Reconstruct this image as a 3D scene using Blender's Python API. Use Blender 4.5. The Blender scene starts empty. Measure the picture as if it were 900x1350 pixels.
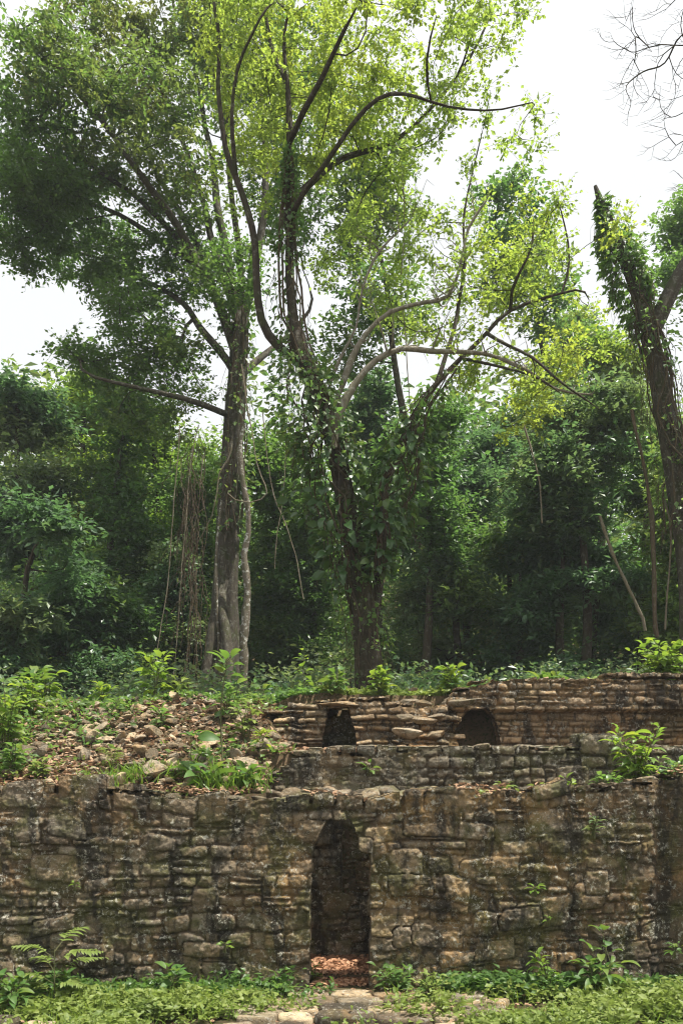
import bpy, math
import numpy as np
from mathutils import Vector

S = bpy.context.scene
COL = S.collection
F, HY, CZ = 1100.0, 1000.0, 2.6
TAU = 2 * math.pi


def W(px, py, Y):
    """a point of the place from its bearing (photo units) and its distance in metres"""
    return np.array([(px - 450.0) / F * Y, Y, CZ + (HY - py) / F * Y])


# ------------------------------------------------------------------ noise
def _h(ix, iy, iz, seed):
    with np.errstate(over='ignore'):
        h = (ix.astype(np.uint32) * np.uint32(374761393) + iy.astype(np.uint32) * np.uint32(668265263)
             + iz.astype(np.uint32) * np.uint32(2147483647) + np.uint32((seed * 974634777 + 12345) & 0xffffffff))
        h = (h ^ (h >> np.uint32(13))) * np.uint32(1274126177)
        h = (h ^ (h >> np.uint32(15))) * np.uint32(2246822519)
        h ^= h >> np.uint32(16)
    return h.astype(np.float64) / 4294967295.0


def vn(x, y, z, seed=0):
    x, y, z = np.broadcast_arrays(np.asarray(x, float), np.asarray(y, float), np.asarray(z, float))
    x0, y0, z0 = np.floor(x), np.floor(y), np.floor(z)
    fx, fy, fz = x - x0, y - y0, z - z0
    fx, fy, fz = [f * f * (3 - 2 * f) for f in (fx, fy, fz)]
    i, j, k = [a.astype(np.int64) & 0xffffff for a in (x0, y0, z0)]
    out = 0
    for a in (0, 1):
        wa = fx if a else 1 - fx
        for b in (0, 1):
            wb = fy if b else 1 - fy
            for c in (0, 1):
                wc = fz if c else 1 - fz
                out = out + wa * wb * wc * _h(i + a, j + b, k + c, seed)
    return out * 2 - 1


def fbm(x, y, z, sc=1.0, octv=4, seed=0, gain=.5):
    s, a, t = 0, 1.0, 0
    for o in range(octv):
        s = s + a * vn(np.asarray(x) * sc, np.asarray(y) * sc, np.asarray(z) * sc, seed + o * 7)
        t += a
        a *= gain
        sc *= 2.03
    return s / t


# ------------------------------------------------------------------ objects
def tag(o, label=None, cat=None, group=None, kind=None):
    if label: o['label'] = label
    if cat: o['category'] = cat
    if group: o['group'] = group
    if kind: o['kind'] = kind
    return o


def thing(name, loc, label, cat, group=None):
    o = bpy.data.objects.new(name, None)
    o.empty_display_size = .2
    COL.objects.link(o)
    o.location = [float(v) for v in loc]
    return tag(o, label, cat, group)


def mesh(name, V, faces, attrs=None, smooth=True):
    me = bpy.data.meshes.new(name)
    V = np.asarray(V, np.float32)
    faces = [np.asarray(f, np.int32) for f in faces if len(f)]
    me.vertices.add(len(V))
    me.vertices.foreach_set('co', V.ravel())
    nl = sum(f.size for f in faces)
    nf = sum(len(f) for f in faces)
    me.loops.add(nl)
    me.loops.foreach_set('vertex_index', np.concatenate([f.ravel() for f in faces]))
    me.polygons.add(nf)
    tot = np.concatenate([np.full(len(f), f.shape[1], np.int32) for f in faces])
    st = np.concatenate([[0], np.cumsum(tot)[:-1]]).astype(np.int32)
    me.polygons.foreach_set('loop_start', st)
    me.polygons.foreach_set('loop_total', tot)
    me.polygons.foreach_set('use_smooth', np.full(nf, smooth, bool))
    me.update(calc_edges=True)
    for k, a in (attrs or {}).items():
        at = me.attributes.new(k, 'FLOAT', 'POINT')
        at.data.foreach_set('value', np.asarray(a, np.float32))
    return me


def obj(name, me, mat, parent=None, loc=None):
    o = bpy.data.objects.new(name, me)
    if mat and not me.materials:
        me.materials.append(mat)
    COL.objects.link(o)
    if parent is not None:
        o.parent = parent
    if loc is not None:
        o.location = [float(v) for v in loc]
    return o


class MB:
    """collects pieces into one mesh"""
    def __init__(s):
        s.V, s.F, s.A, s.n = [], {}, {}, 0

    def add(s, V, faces, **attrs):
        V = np.asarray(V, float)
        for f in faces:
            f = np.asarray(f, np.int64)
            if len(f):
                s.F.setdefault(f.shape[1], []).append(f + s.n)
        for k, a in attrs.items():
            s.A.setdefault(k, []).append(np.broadcast_to(np.asarray(a, float), (len(V),)))
        s.V.append(V)
        s.n += len(V)

    def mesh(s, name, off=(0, 0, 0), smooth=True):
        V = np.concatenate(s.V) - np.asarray(off, float)
        return mesh(name, V, [np.concatenate(f) for f in s.F.values()],
                    {k: np.concatenate(a) for k, a in s.A.items()}, smooth)


def norm(v):
    return v / np.maximum(np.linalg.norm(v, axis=-1, keepdims=True), 1e-9)


def tube(P, R, sides=6, lob=None):
    """a tapered tube along points P with radii R; lob(i, ang) scales the radius"""
    P = np.asarray(P, float)
    n = len(P)
    T = norm(np.gradient(P, axis=0))
    up = np.array([0.31, 0.95, 0.05])
    A = norm(np.cross(T, up))
    B = np.cross(T, A)
    ang = np.arange(sides) / sides * TAU
    r = np.asarray(R, float)[:, None] * np.ones(sides)
    if lob is not None:
        r = r * lob(np.arange(n)[:, None] / max(n - 1, 1), ang[None, :])
    V = P[:, None, :] + r[..., None] * (np.cos(ang)[None, :, None] * A[:, None, :] + np.sin(ang)[None, :, None] * B[:, None, :])
    i = np.arange(n - 1)[:, None] * sides
    j = np.arange(sides)[None, :]
    k = (j + 1) % sides
    Q = np.stack([i + j, i + k, i + sides + k, i + sides + j], -1).reshape(-1, 4)
    return V.reshape(-1, 3), Q


def spline(P, step):
    P = np.asarray(P, float)
    if len(P) < 2:
        return P
    Q = np.vstack([2 * P[0] - P[1], P, 2 * P[-1] - P[-2]])
    out = []
    for i in range(1, len(Q) - 2):
        n = max(1, int(round(np.linalg.norm(Q[i + 1][:3] - Q[i][:3]) / step)))
        t = (np.arange(n) / n)[:, None]
        out.append(.5 * (2 * Q[i] + (Q[i + 1] - Q[i - 1]) * t + (2 * Q[i - 1] - 5 * Q[i] + 4 * Q[i + 1] - Q[i + 2]) * t ** 2
                         + (3 * Q[i] - Q[i - 1] - 3 * Q[i + 1] + Q[i + 2]) * t ** 3))
    out.append(P[-1:])
    return np.vstack(out)


# ------------------------------------------------------------------ leaves
def leaf_template(kind):
    if kind == 'far':      # one bent quad
        V = np.array([[0, 0, 0], [.27, .48, .05], [0, 1, -.08], [-.27, .48, .05]])
        return V, np.array([[0, 1, 2, 3]])
    if kind == 'near':     # two halves folded at the midrib
        V = np.array([[0, 0, 0], [-.24, .42, .07], [0, .5, 0], [.24, .42, .07], [0, 1, -.12]])
        return V, np.array([[0, 2, 4, 1], [0, 3, 4, 2]])
    if kind in ('big', 'narrow'):
        w = .23 if kind == 'big' else .13
        t = np.linspace(0, 1, 7)
        wd = w * np.sin(np.pi * t ** .8) ** .8
        wd[0] = .012; wd[-1] = 0
        z = .10 * np.sin(np.pi * t * .8) - .25 * t ** 2.2
        V = []
        for a, b, c in zip(t, wd, z):
            V += [[-b, a, c + b * .35], [0, a, c], [b, a, c + b * .35]]
        Fs = []
        for i in range(6):
            a = i * 3
            Fs += [[a, a + 1, a + 4, a + 3], [a + 1, a + 2, a + 5, a + 4]]
        return np.array(V), np.array(Fs)
    if kind == 'blade':
        V = np.array([[-.03, 0, 0], [.03, 0, 0], [.025, .5, .05], [-.025, .5, .05], [0, 1, -.15]])
        return V, np.array([[0, 1, 2, 3], [3, 2, 4, 4]])
    if kind == 'dry':      # curled dead leaf
        V = np.array([[0, -.5, .08], [-.27, -.05, .16], [0, 0, 0], [.27, .03, .13], [0, .5, .12]])
        return V, np.array([[0, 2, 4, 1], [0, 3, 4, 2]])


def leaves(mb, C, D, size, kind, rng, up=.55, wid=1.0, cl=None, N=None):
    """leaves at C pointing along D"""
    C = np.asarray(C, float)
    n = len(C)
    if n == 0:
        return
    T, Fs = leaf_template(kind)
    T = T.copy(); T[:, 0] *= wid
    D = norm(np.asarray(D, float))
    if N is None:
        N = rng.normal(size=(n, 3)) * (1 - up)
        N[:, 2] += up
    X = norm(np.cross(D, N))
    Z = np.cross(X, D)
    s = np.broadcast_to(np.asarray(size, float), (n,)) * rng.uniform(.45, 1.4, n)
    V = C[:, None, :] + s[:, None, None] * (T[None, :, 0:1] * X[:, None, :] + T[None, :, 1:2] * D[:, None, :] + T[None, :, 2:3] * Z[:, None, :])
    m = len(T)
    if kind == 'blade':
        q = Fs[:1]; t3 = np.array([[3, 2, 4]])
        fa = [(np.arange(n)[:, None, None] * m + q[None]).reshape(-1, 4), (np.arange(n)[:, None, None] * m + t3[None]).reshape(-1, 3)]
    else:
        fa = [(np.arange(n)[:, None, None] * m + Fs[None]).reshape(-1, 4)]
    r = np.repeat(rng.uniform(0, 1, n), m)
    c = np.repeat(np.broadcast_to(np.asarray(cl if cl is not None else .5, float), (n,)), m)
    mb.add(V.reshape(-1, 3), fa, rnd=r, cl=c)


def rdir(n, rng):
    return norm(rng.normal(size=(n, 3)))


def prisms(mb, A, B, ra, rb, **at):
    """thin three-sided twigs from A to B"""
    n = len(A)
    T = norm(B - A)
    X = norm(np.cross(T, np.array([.3, .2, .93])))
    Y = np.cross(T, X)
    V = []
    for P, r in ((A, ra), (B, rb)):
        for k in range(3):
            a = k * TAU / 3
            V.append(P + (math.cos(a) * X + math.sin(a) * Y) * np.broadcast_to(r, (n,))[:, None])
    V = np.stack(V, 1).reshape(-1, 3)
    b = np.arange(n)[:, None, None] * 6
    Q = np.array([[0, 1, 4, 3], [1, 2, 5, 4], [2, 0, 3, 5]])
    mb.add(V, [(b + Q[None]).reshape(-1, 4)], **at)


# ------------------------------------------------------------------ skeletons
class Skel:
    def __init__(s):
        s.P, s.par, s.r, s.att = [], [], [], []

    def limb(s, pts, r0, r1, step=.4, rng=None, jit=.03, att_from=0.0, connect=True):
        """pts are world points; first limb is the trunk"""
        pts = [np.asarray(p, float) for p in pts]
        par = -1
        if s.P and connect:
            A = np.array(s.P)
            par = int(np.argmin(np.linalg.norm(A - pts[0], axis=1)))
            pts = [A[par]] + pts[1:]
        Q = spline(pts, step)
        n = len(Q)
        if rng is not None and n > 2:
            Q[1:-1] += rng.normal(size=(n - 2, 3)) * jit
        start = 0
        if par >= 0:
            start = 1
        ids = []
        for i in range(start, n):
            t = i / max(n - 1, 1)
            s.P.append(Q[i]); s.par.append(par); par = len(s.P) - 1
            ids.append(par)
            s.r.append(r0 + (r1 - r0) * t ** .85)
            s.att.append(t >= att_from)
        return ids

    def grow(s, targets, rng, step=.45, curl=.18, up=.15):
        P = np.array(s.P)
        ok = np.array(s.att)
        d = np.min(np.linalg.norm(targets[:, None, :] - P[None, ok, :], axis=2), axis=1)
        order = np.argsort(d)
        N = len(P)
        cap = N + len(targets) * 40
        buf = np.full((cap, 3), 1e9)
        buf[:N][ok] = P[ok]
        tips = []
        for k in order:
            t = targets[k]
            if N > cap - 50:
                break
            dd = np.linalg.norm(buf[:N] - t, axis=1)
            i = int(np.argmin(dd))
            L = dd[i]
            n = int(max(1, min(30, round(L / step))))
            a = buf[i].copy()
            side = rng.normal(size=3); side -= side.dot(t - a) * (t - a) / max(L * L, 1e-6)
            par = i
            for q in range(1, n + 1):
                u = q / n
                p = a + (t - a) * u + side * curl * L * math.sin(math.pi * u) * .5
                p[2] += up * L * math.sin(math.pi * u) * .4
                if q < n:
                    p += rng.normal(size=3) * step * .10
                s.P.append(p); s.par.append(par); s.r.append(0); s.att.append(True)
                par = len(s.P) - 1
                buf[N] = p; N += 1
            tips.append(par)
        return tips

    def smooth(s, it=1, first=0):
        n = len(s.P)
        P = np.array(s.P); par = np.array(s.par)
        ch = np.full(n, -1)
        for i in range(n):
            if par[i] >= 0 and ch[par[i]] < 0: ch[par[i]] = i
        k = (par >= 0) & (ch >= 0) & (np.arange(n) >= first)
        for _ in range(it):
            Q = P.copy()
            Q[k] = .5 * P[k] + .25 * (P[par[k]] + P[ch[k]])
            P = Q
        s.P = [p for p in P]

    def radii(s, tip=.009, ex=.46, cap=None):
        n = len(s.P)
        cnt = np.zeros(n)
        haschild = np.zeros(n, bool)
        for i in range(n - 1, -1, -1):
            if not haschild[i]:
                cnt[i] = max(cnt[i], 1)
            if s.par[i] >= 0:
                cnt[s.par[i]] += cnt[i]; haschild[s.par[i]] = True
        r = tip * cnt ** ex
        if cap: r = np.minimum(r, cap)
        R = np.array(s.r)
        R = np.where(R > 0, np.maximum(R, .55 * np.minimum(r, R * 1.4)), r)
        for i in range(n):      # never thicker than the parent
            if s.par[i] >= 0:
                R[i] = min(R[i], R[s.par[i]] * 1.02)
        s.R = R
        return R

    def tubes(s, mb, sides=(10, 6, 4, 3), lob=None, minr=0):
        n = len(s.P)
        ch = [[] for _ in range(n)]
        for i in range(n):
            if s.par[i] >= 0:
                ch[s.par[i]].append(i)
        R = s.R
        stack = [(i, -1) for i in range(n) if s.par[i] < 0]
        first = True
        while stack:
            i, p = stack.pop()
            pts, rr = [], []
            if p >= 0:
                pts.append(s.P[p]); rr.append(min(R[p], R[i] * 1.15))
            while True:
                pts.append(s.P[i]); rr.append(R[i])
                if not ch[i]:
                    break
                c = sorted(ch[i], key=lambda q: -R[q])
                for q in c[1:]:
                    stack.append((q, i))
                i = c[0]
            if len(pts) < 2:
                continue
            m = max(rr)
            if m < minr:
                continue
            rr[-1] *= .4
            sd = sides[0] if m > .12 else sides[1] if m > .05 else sides[2] if m > .018 else sides[3]
            if first and lob is not None:
                V, Q = tube(pts, rr, 40, lob)
            else:
                V, Q = tube(pts, rr, sd)
            first = False
            mb.add(V, [Q])
        return mb


def blob_points(blobs, rng):
    """blobs: (px, py, rx, ry, Y, depth, n) -> points in the place"""
    out, cl = [], []
    for b in blobs:
        px, py, rx, ry, Y, dep, n = b[:7]
        d = rdir(n, rng) * (rng.uniform(.05, 1, n) ** .42)[:, None]
        c = W(px, py, Y)
        k = Y / F
        out.append(c + d * np.array([rx * k, dep, ry * k]))
        cl.append(np.full(n, b[7] if len(b) > 7 else .5))
    return np.vstack(out), np.concatenate(cl)


def clump_leaves(mb, wood, T, cl, rng, twigs, per, rc, size, kind, up=.55, droop=-.15, flat=.75, twr=.004, wid=1.0):
    n = len(T)
    C = np.repeat(T, twigs, 0)
    c = np.repeat(cl, twigs)
    D = rng.normal(size=(n * twigs, 3)); D[:, 2] *= flat; D[:, 2] += .1
    D = norm(D)
    L = rc * rng.uniform(.5, 1.15, n * twigs)
    A = C + rng.normal(size=C.shape) * rc * .12
    B = A + D * L[:, None]
    if wood is not None:
        prisms(wood, A, B, twr, twr * .4)
    u = np.tile((np.arange(per) + .7) / per, n * twigs)
    A2, D2 = np.repeat(A, per, 0), np.repeat(D, per, 0)
    P = A2 + D2 * (u * np.repeat(L, per))[:, None] + rng.normal(size=(len(u), 3)) * rc * .06
    dirs = D2 * .7 + rng.normal(size=D2.shape) * .7
    dirs[:, 2] = dirs[:, 2] * .6 + droop
    cc = np.clip(np.repeat(c, per) + np.repeat(rng.normal(size=n) * .12, twigs * per), 0, 1)
    leaves(mb, P, dirs, size, kind, rng, up=up, cl=cc, wid=wid)


# ------------------------------------------------------------------ node helper
class NT:
    def __init__(s, mat):
        mat.use_nodes = True
        s.t = mat.node_tree
        s.t.nodes.clear()

    def n(s, typ, **kw):
        nd = s.t.nodes.new(typ)
        for k, v in kw.items():
            if k.startswith('i_'):
                key = k[2:]
                key = int(key) if key.isdigit() else key.replace('_', ' ')
                if isinstance(v, bpy.types.NodeSocket):
                    s.t.links.new(v, nd.inputs[key])
                else:
                    nd.inputs[key].default_value = v
            else:
                setattr(nd, k, v)
        return nd

    def noise(s, vec, scale, detail=4, rough=.55, dist=0):
        return s.n('ShaderNodeTexNoise', i_Vector=vec, i_Scale=scale, i_Detail=detail, i_Roughness=rough, i_Distortion=dist).outputs['Fac']

    def ramp(s, fac, stops, interp='LINEAR'):
        nd = s.n('ShaderNodeValToRGB', i_Fac=fac)
        cr = nd.color_ramp
        cr.interpolation = interp
        while len(cr.elements) < len(stops):
            cr.elements.new(.5)
        for e, (p, c) in zip(cr.elements, stops):
            e.position = p
            e.color = (c, c, c, 1) if isinstance(c, (int, float)) else (*c, 1)
        return nd.outputs['Color']

    def mix(s, fac, a, b, blend='MIX'):
        nd = s.n('ShaderNodeMix', data_type='RGBA', blend_type=blend)
        for sock, v in ((nd.inputs[0], fac), (nd.inputs[6], a), (nd.inputs[7], b)):
            if isinstance(v, bpy.types.NodeSocket):
                s.t.links.new(v, sock)
            else:
                sock.default_value = v if isinstance(v, (int, float)) else (*v, 1)
        return nd.outputs[2]

    def math(s, op, a, b=0.0, clamp=False):
        nd = s.n('ShaderNodeMath', operation=op, use_clamp=clamp)
        for sock, v in ((nd.inputs[0], a), (nd.inputs[1], b)):
            if isinstance(v, bpy.types.NodeSocket):
                s.t.links.new(v, sock)
            else:
                sock.default_value = v
        return nd.outputs[0]

    def attr(s, name):
        return s.n('ShaderNodeAttribute', attribute_name=name).outputs['Fac']

    def out(s, sh):
        o = s.n('ShaderNodeOutputMaterial')
        s.t.links.new(sh, o.inputs[0])


def leaf_mat(name, c1, c2, c3, trans, tf=.42, rough=.45, spec=.4):
    m = bpy.data.materials.new(name)
    t = NT(m)
    base = t.mix(t.attr('rnd'), c1, c2)
    base = t.mix(t.ramp(t.attr('cl'), [(.35, 0), (.95, 1)]), base, c3)
    tr = t.mix(t.attr('rnd'), trans, [v * .72 for v in trans])
    tr = t.mix(t.ramp(t.attr('cl'), [(.35, 0), (.95, 1)]), tr, [c3[0] * 1.9, c3[1] * 1.8, c3[2] * 1.2])
    p = t.n('ShaderNodeBsdfPrincipled', i_Base_Color=base, i_Roughness=rough)
    p.inputs['Specular IOR Level'].default_value = spec
    tl = t.n('ShaderNodeBsdfTranslucent', i_Color=tr)
    mx = t.n('ShaderNodeMixShader', i_0=tf)
    t.t.links.new(p.outputs[0], mx.inputs[1]); t.t.links.new(tl.outputs[0], mx.inputs[2])
    t.out(mx.outputs[0])
    return m


def bark_mat(name, c1, c2, c3, lich=.25, vert=4.0, lc=(.33, .33, .28), moss=(.05, .065, .018), ms=.5):
    m = bpy.data.materials.new(name)
    t = NT(m)
    v = t.n('ShaderNodeTexCoord').outputs['Object']
    mp = t.n('ShaderNodeMapping', i_Vector=v); mp.inputs['Scale'].default_value = (1, 1, 1 / vert)
    a = t.noise(mp.outputs[0], 14, 7, .72)
    b = t.mix(t.ramp(a, [(.35, 0), (.65, 1)]), c1, c2)
    b = t.mix(t.ramp(t.noise(v, 2.3, 3), [(.45, 0), (.6, 1)]), b, c3)
    b = t.mix(t.math('MULTIPLY', t.ramp(t.noise(v, 3.1, 5, .6), [(.5, 0), (.62, 1)]), ms), b, moss)
    b = t.mix(t.math('MULTIPLY', t.ramp(t.noise(v, 9, 5, .7), [(.55, 0), (.60, 1)]), lich), b, lc)
    bp = t.n('ShaderNodeBump', i_Height=a, i_Strength=1.0, i_Distance=.06)
    p = t.n('ShaderNodeBsdfPrincipled', i_Base_Color=b, i_Roughness=.9, i_Normal=bp.outputs[0])
    p.inputs['Specular IOR Level'].default_value = .15
    t.out(p.outputs[0])
    return m


def stone_mat(name, objrand=False, warm=0.0, dark=0.0, mossy=.5):
    m = bpy.data.materials.new(name)
    t = NT(m)
    tc = t.n('ShaderNodeTexCoord').outputs['Object']
    if objrand:
        oi = t.n('ShaderNodeObjectInfo')
        tint = oi.outputs['Random']
        add = t.n('ShaderNodeVectorMath', operation='MULTIPLY_ADD')
        t.t.links.new(oi.outputs['Random'], add.inputs[0]); add.inputs[1].default_value = (37, 51, 23); t.t.links.new(tc, add.inputs[2])
        v = add.outputs[0]
    else:
        tint = t.attr('tint'); v = tc
    k = 1 - dark
    w = lambda r, g, b: (r * k * (1 + .30 * warm), g * k, b * k * (1 - .25 * warm))
    b = t.ramp(tint, [(0, w(.06, .05, .036)), (.14, w(.155, .125, .085)), (.28, w(.23, .185, .12)), (.45, w(.18, .165, .135)), (.62, w(.30, .245, .16)), (.82, w(.26, .235, .185)), (1, w(.36, .295, .19))])
    if not objrand:
        b = t.mix(t.attr('mort'), b, w(.10, .078, .048))
    n1 = t.noise(v, 1.3, 5, .6, .6)
    b = t.mix(t.math('MULTIPLY', t.ramp(n1, [(.52, 0), (.66, 1)]), .55), b, w(.27, .17, .07))          # ochre
    if name == 'wall_stone': b = t.mix(t.math('MULTIPLY', t.attr('och'), t.ramp(t.noise(v, 2.6, 5, .65, .5), [(.42, 0), (.58, .75)])), b, (.34, .215, .085))
    n5 = t.noise(v, 2.1, 5, .62, .8)
    b = t.mix(t.math('MULTIPLY', t.ramp(n5, [(.47, 0), (.6, 1)]), mossy), b, (.085, .09, .026))        # moss film
    mp = t.n('ShaderNodeMapping', i_Vector=v); mp.inputs['Scale'].default_value = (1, 1, .38); mp.inputs['Location'].default_value = (3, 7, 1)
    n2 = t.noise(mp.outputs[0], 3.3, 6, .68, .5)
    b = t.mix(t.math('MULTIPLY', t.ramp(n2, [(.50, 0), (.59, 1)]), .45 if objrand or name == 'path_stone' else .84), b, (.036, .031, .024))         # black film
    n6 = t.noise(v, 11, 4, .7, .3)
    b = t.mix(t.math('MULTIPLY', t.ramp(n6, [(.54, 0), (.66, 1)]), .55), b, (.06, .05, .035))
    n3 = t.noise(v, 19, 5, .75, .3)
    n3b = t.noise(v, 2.7, 2)
    li = t.math('MULTIPLY', t.ramp(n3, [(.545, 0), (.60, 1)]), t.ramp(n3b, [(.40, .15), (.6, .9)]))
    b = t.mix(li, b, (.47, .45, .37))                                                                  # pale lichen
    n4 = t.noise(v, 70, 4, .7)
    wv = t.n('ShaderNodeVectorMath', operation='ADD'); t.t.links.new(v, wv.inputs[0])
    wn = t.n('ShaderNodeTexNoise', i_Vector=v, i_Scale=5.0, i_Detail=4); ws = t.n('ShaderNodeVectorMath', operation='SCALE'); t.t.links.new(wn.outputs['Color'], ws.inputs[0]); ws.inputs['Scale'].default_value = .22
    t.t.links.new(ws.outputs[0], wv.inputs[1])
    vr = t.n('ShaderNodeTexVoronoi', feature='DISTANCE_TO_EDGE', i_Vector=wv.outputs[0], i_Scale=8.5)
    ck = t.ramp(vr.outputs['Distance'], [(0, 0), (.03, 1)])
    b = t.mix(1.0, b, t.ramp(t.math('MAXIMUM', ck, t.ramp(t.noise(v, 2.2, 3), [(.42, 1), (.58, 0)])), [(0, .62), (1, 1)]), 'MULTIPLY')
    fr = t.math('FRACT', t.math('MULTIPLY', tint, 7.3))
    b = t.mix(1.0, b, t.ramp(fr, [(0, .68), (1, 1.25)]), 'MULTIPLY')
    b = t.mix(1.0, b, t.ramp(n4, [(.25, .62), (.75, 1.3)]), 'MULTIPLY')
    hb = t.math('ADD', t.math('ADD', t.noise(v, 16, 6, .72), t.math('MULTIPLY', n4, .45)), t.math('MULTIPLY', ck, .12))
    bp = t.n('ShaderNodeBump', i_Height=hb, i_Strength=1.0, i_Distance=.034)
    p = t.n('ShaderNodeBsdfPrincipled', i_Base_Color=b, i_Roughness=.88, i_Normal=bp.outputs[0])
    p.inputs['Specular IOR Level'].default_value = .25
    t.out(p.outputs[0])
    return m


def soil_mat(name, c1, c2, c3, sc=3.0):
    m = bpy.data.materials.new(name)
    t = NT(m)
    v = t.n('ShaderNodeTexCoord').outputs['Object']
    b = t.mix(t.ramp(t.noise(v, sc, 6, .7), [(.35, 0), (.65, 1)]), c1, c2)
    b = t.mix(t.ramp(t.noise(v, sc * 9, 4, .7), [(.5, 0), (.62, 1)]), b, c3)
    bp = t.n('ShaderNodeBump', i_Height=t.noise(v, sc * 8, 6, .75), i_Strength=1.0, i_Distance=.05)
    p = t.n('ShaderNodeBsdfPrincipled', i_Base_Color=b, i_Roughness=.95, i_Normal=bp.outputs[0])
    p.inputs['Specular IOR Level'].default_value = .1
    t.out(p.outputs[0])
    return m


def flat_mat(name, c1, c2, rough=.8, attr='rnd', tf=0.0):
    m = bpy.data.materials.new(name)
    t = NT(m)
    v = t.n('ShaderNodeTexCoord').outputs['Object']
    b = t.mix(t.attr(attr) if attr else t.ramp(t.noise(v, 14, 5, .65), [(.35, 0), (.65, 1)]), c1, c2)
    b = t.mix(1.0, b, t.ramp(t.noise(v, 25, 4, .7), [(.3, .7), (.7, 1.2)]), 'MULTIPLY')
    p = t.n('ShaderNodeBsdfPrincipled', i_Base_Color=b, i_Roughness=rough)
    p.inputs['Specular IOR Level'].default_value = .25
    sh = p.outputs[0]
    if tf:
        tl = t.n('ShaderNodeBsdfTranslucent', i_Color=b)
        mx = t.n('ShaderNodeMixShader', i_0=tf)
        t.t.links.new(sh, mx.inputs[1]); t.t.links.new(tl.outputs[0], mx.inputs[2])
        sh = mx.outputs[0]
    t.out(sh)
    return m


M = {
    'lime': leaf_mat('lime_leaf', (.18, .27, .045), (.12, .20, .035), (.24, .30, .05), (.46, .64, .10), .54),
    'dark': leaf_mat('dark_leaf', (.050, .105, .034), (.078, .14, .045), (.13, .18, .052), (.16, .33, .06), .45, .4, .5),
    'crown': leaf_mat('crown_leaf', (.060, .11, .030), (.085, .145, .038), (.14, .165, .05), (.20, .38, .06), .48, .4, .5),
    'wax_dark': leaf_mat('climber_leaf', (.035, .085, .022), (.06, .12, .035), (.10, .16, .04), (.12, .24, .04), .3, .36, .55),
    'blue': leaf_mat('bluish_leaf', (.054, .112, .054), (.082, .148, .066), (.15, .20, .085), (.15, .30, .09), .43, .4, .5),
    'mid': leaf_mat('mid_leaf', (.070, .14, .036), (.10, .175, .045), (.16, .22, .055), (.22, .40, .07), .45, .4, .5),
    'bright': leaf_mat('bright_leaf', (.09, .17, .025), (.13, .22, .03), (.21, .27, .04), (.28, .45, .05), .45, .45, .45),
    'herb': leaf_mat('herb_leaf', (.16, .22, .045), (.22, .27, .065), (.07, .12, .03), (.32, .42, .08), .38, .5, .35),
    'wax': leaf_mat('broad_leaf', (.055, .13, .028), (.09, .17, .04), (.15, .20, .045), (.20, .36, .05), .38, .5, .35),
    'bark': bark_mat('grey_brown_bark', (.042, .036, .028), (.115, .10, .075), (.075, .066, .05), ms=.6),
    'bark_dark': bark_mat('dark_bark', (.03, .022, .016), (.075, .058, .042), (.055, .045, .03), .18),
    'bark_pale': bark_mat('pale_lichen_bark', (.10, .08, .055), (.22, .19, .15), (.17, .15, .11), .8, 3.0, (.55, .55, .5)),
    'limb_pale': bark_mat('pale_branch_bark', (.16, .14, .10), (.30, .27, .21), (.22, .20, .14), .5, 3.0, (.45, .45, .4), ms=.3),
    'vine': bark_mat('dry_vine', (.16, .13, .09), (.30, .26, .19), (.20, .17, .11), .3, 6.0, ms=.2),
    'vine_dark': bark_mat('brown_vine', (.07, .05, .03), (.14, .10, .065), (.10, .08, .05), .2, 6.0, ms=.3),
    'stem': flat_mat('green_stem', (.07, .09, .03), (.12, .11, .05), attr=None),
    'stone': stone_mat('wall_stone', warm=.3, dark=.07, mossy=.75),
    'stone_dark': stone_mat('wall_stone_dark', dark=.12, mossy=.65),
    'stone_warm': stone_mat('wall_stone_warm', warm=.7, mossy=.3, dark=-.32),
    'chips': stone_mat('stone_chips', False, warm=.35, mossy=.25, dark=-.9),
    'rock': stone_mat('loose_stone', True, warm=.3, mossy=.3, dark=-.8),
    'slab': stone_mat('path_stone', False, warm=.3, mossy=.35, dark=-.3),
    'soil': soil_mat('plaza_soil', (.07, .055, .03), (.12, .09, .05), (.05, .06, .018)),
    'terrace': soil_mat('terrace_soil', (.08, .055, .032), (.16, .11, .065), (.04, .05, .015)),
    'litter_red': flat_mat('red_dead_leaf', (.30, .14, .07), (.54, .32, .19), .7, tf=.2),
    'litter': flat_mat('dead_leaf', (.20, .105, .055), (.44, .29, .18), .7, tf=.2),
}
# ================================================================== ground
def slope_h(x, y):
    """height of the terraces behind the lower wall"""
    n = fbm(x, y, 0 * x, .8, 4, 3) * .10 + fbm(x, y, 0 * x, 3.2, 3, 5) * .035
    # left: rubble bank from the lower wall up to the forest floor
    tl = np.clip((y - 10.0) / 3.0, 0, 1)
    zl = 2.17 + 1.28 * tl ** .9
    # right: ledge, then the level behind the middle wall, then the top
    zr = np.where(y < 10.95, 2.13, np.where(y < 13.25, 2.66, 3.62))
    k = np.clip((x + 1.15) / .5, 0, 1); k = k * k * (3 - 2 * k)
    z = zl * (1 - k) + zr * k
    far = np.clip((y - 13.3) / 60, 0, 1)
    z = np.where(y > 13.3, np.maximum(z, 3.45) + 16 * far ** 1.5, z)
    z = z + n * np.where(y < 13.3, np.where(k > .5, .45, 1.2), np.clip((y - 13) * .35, .6, 6))
    # the roofless chamber behind the doorway
    hole = (np.abs(x) < .95) & (y > 9.82) & (y < 10.83)
    z = np.where(y < 9.85, z - 1.6, z)
    return np.where(hole, .035 + n * .2, z)


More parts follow.
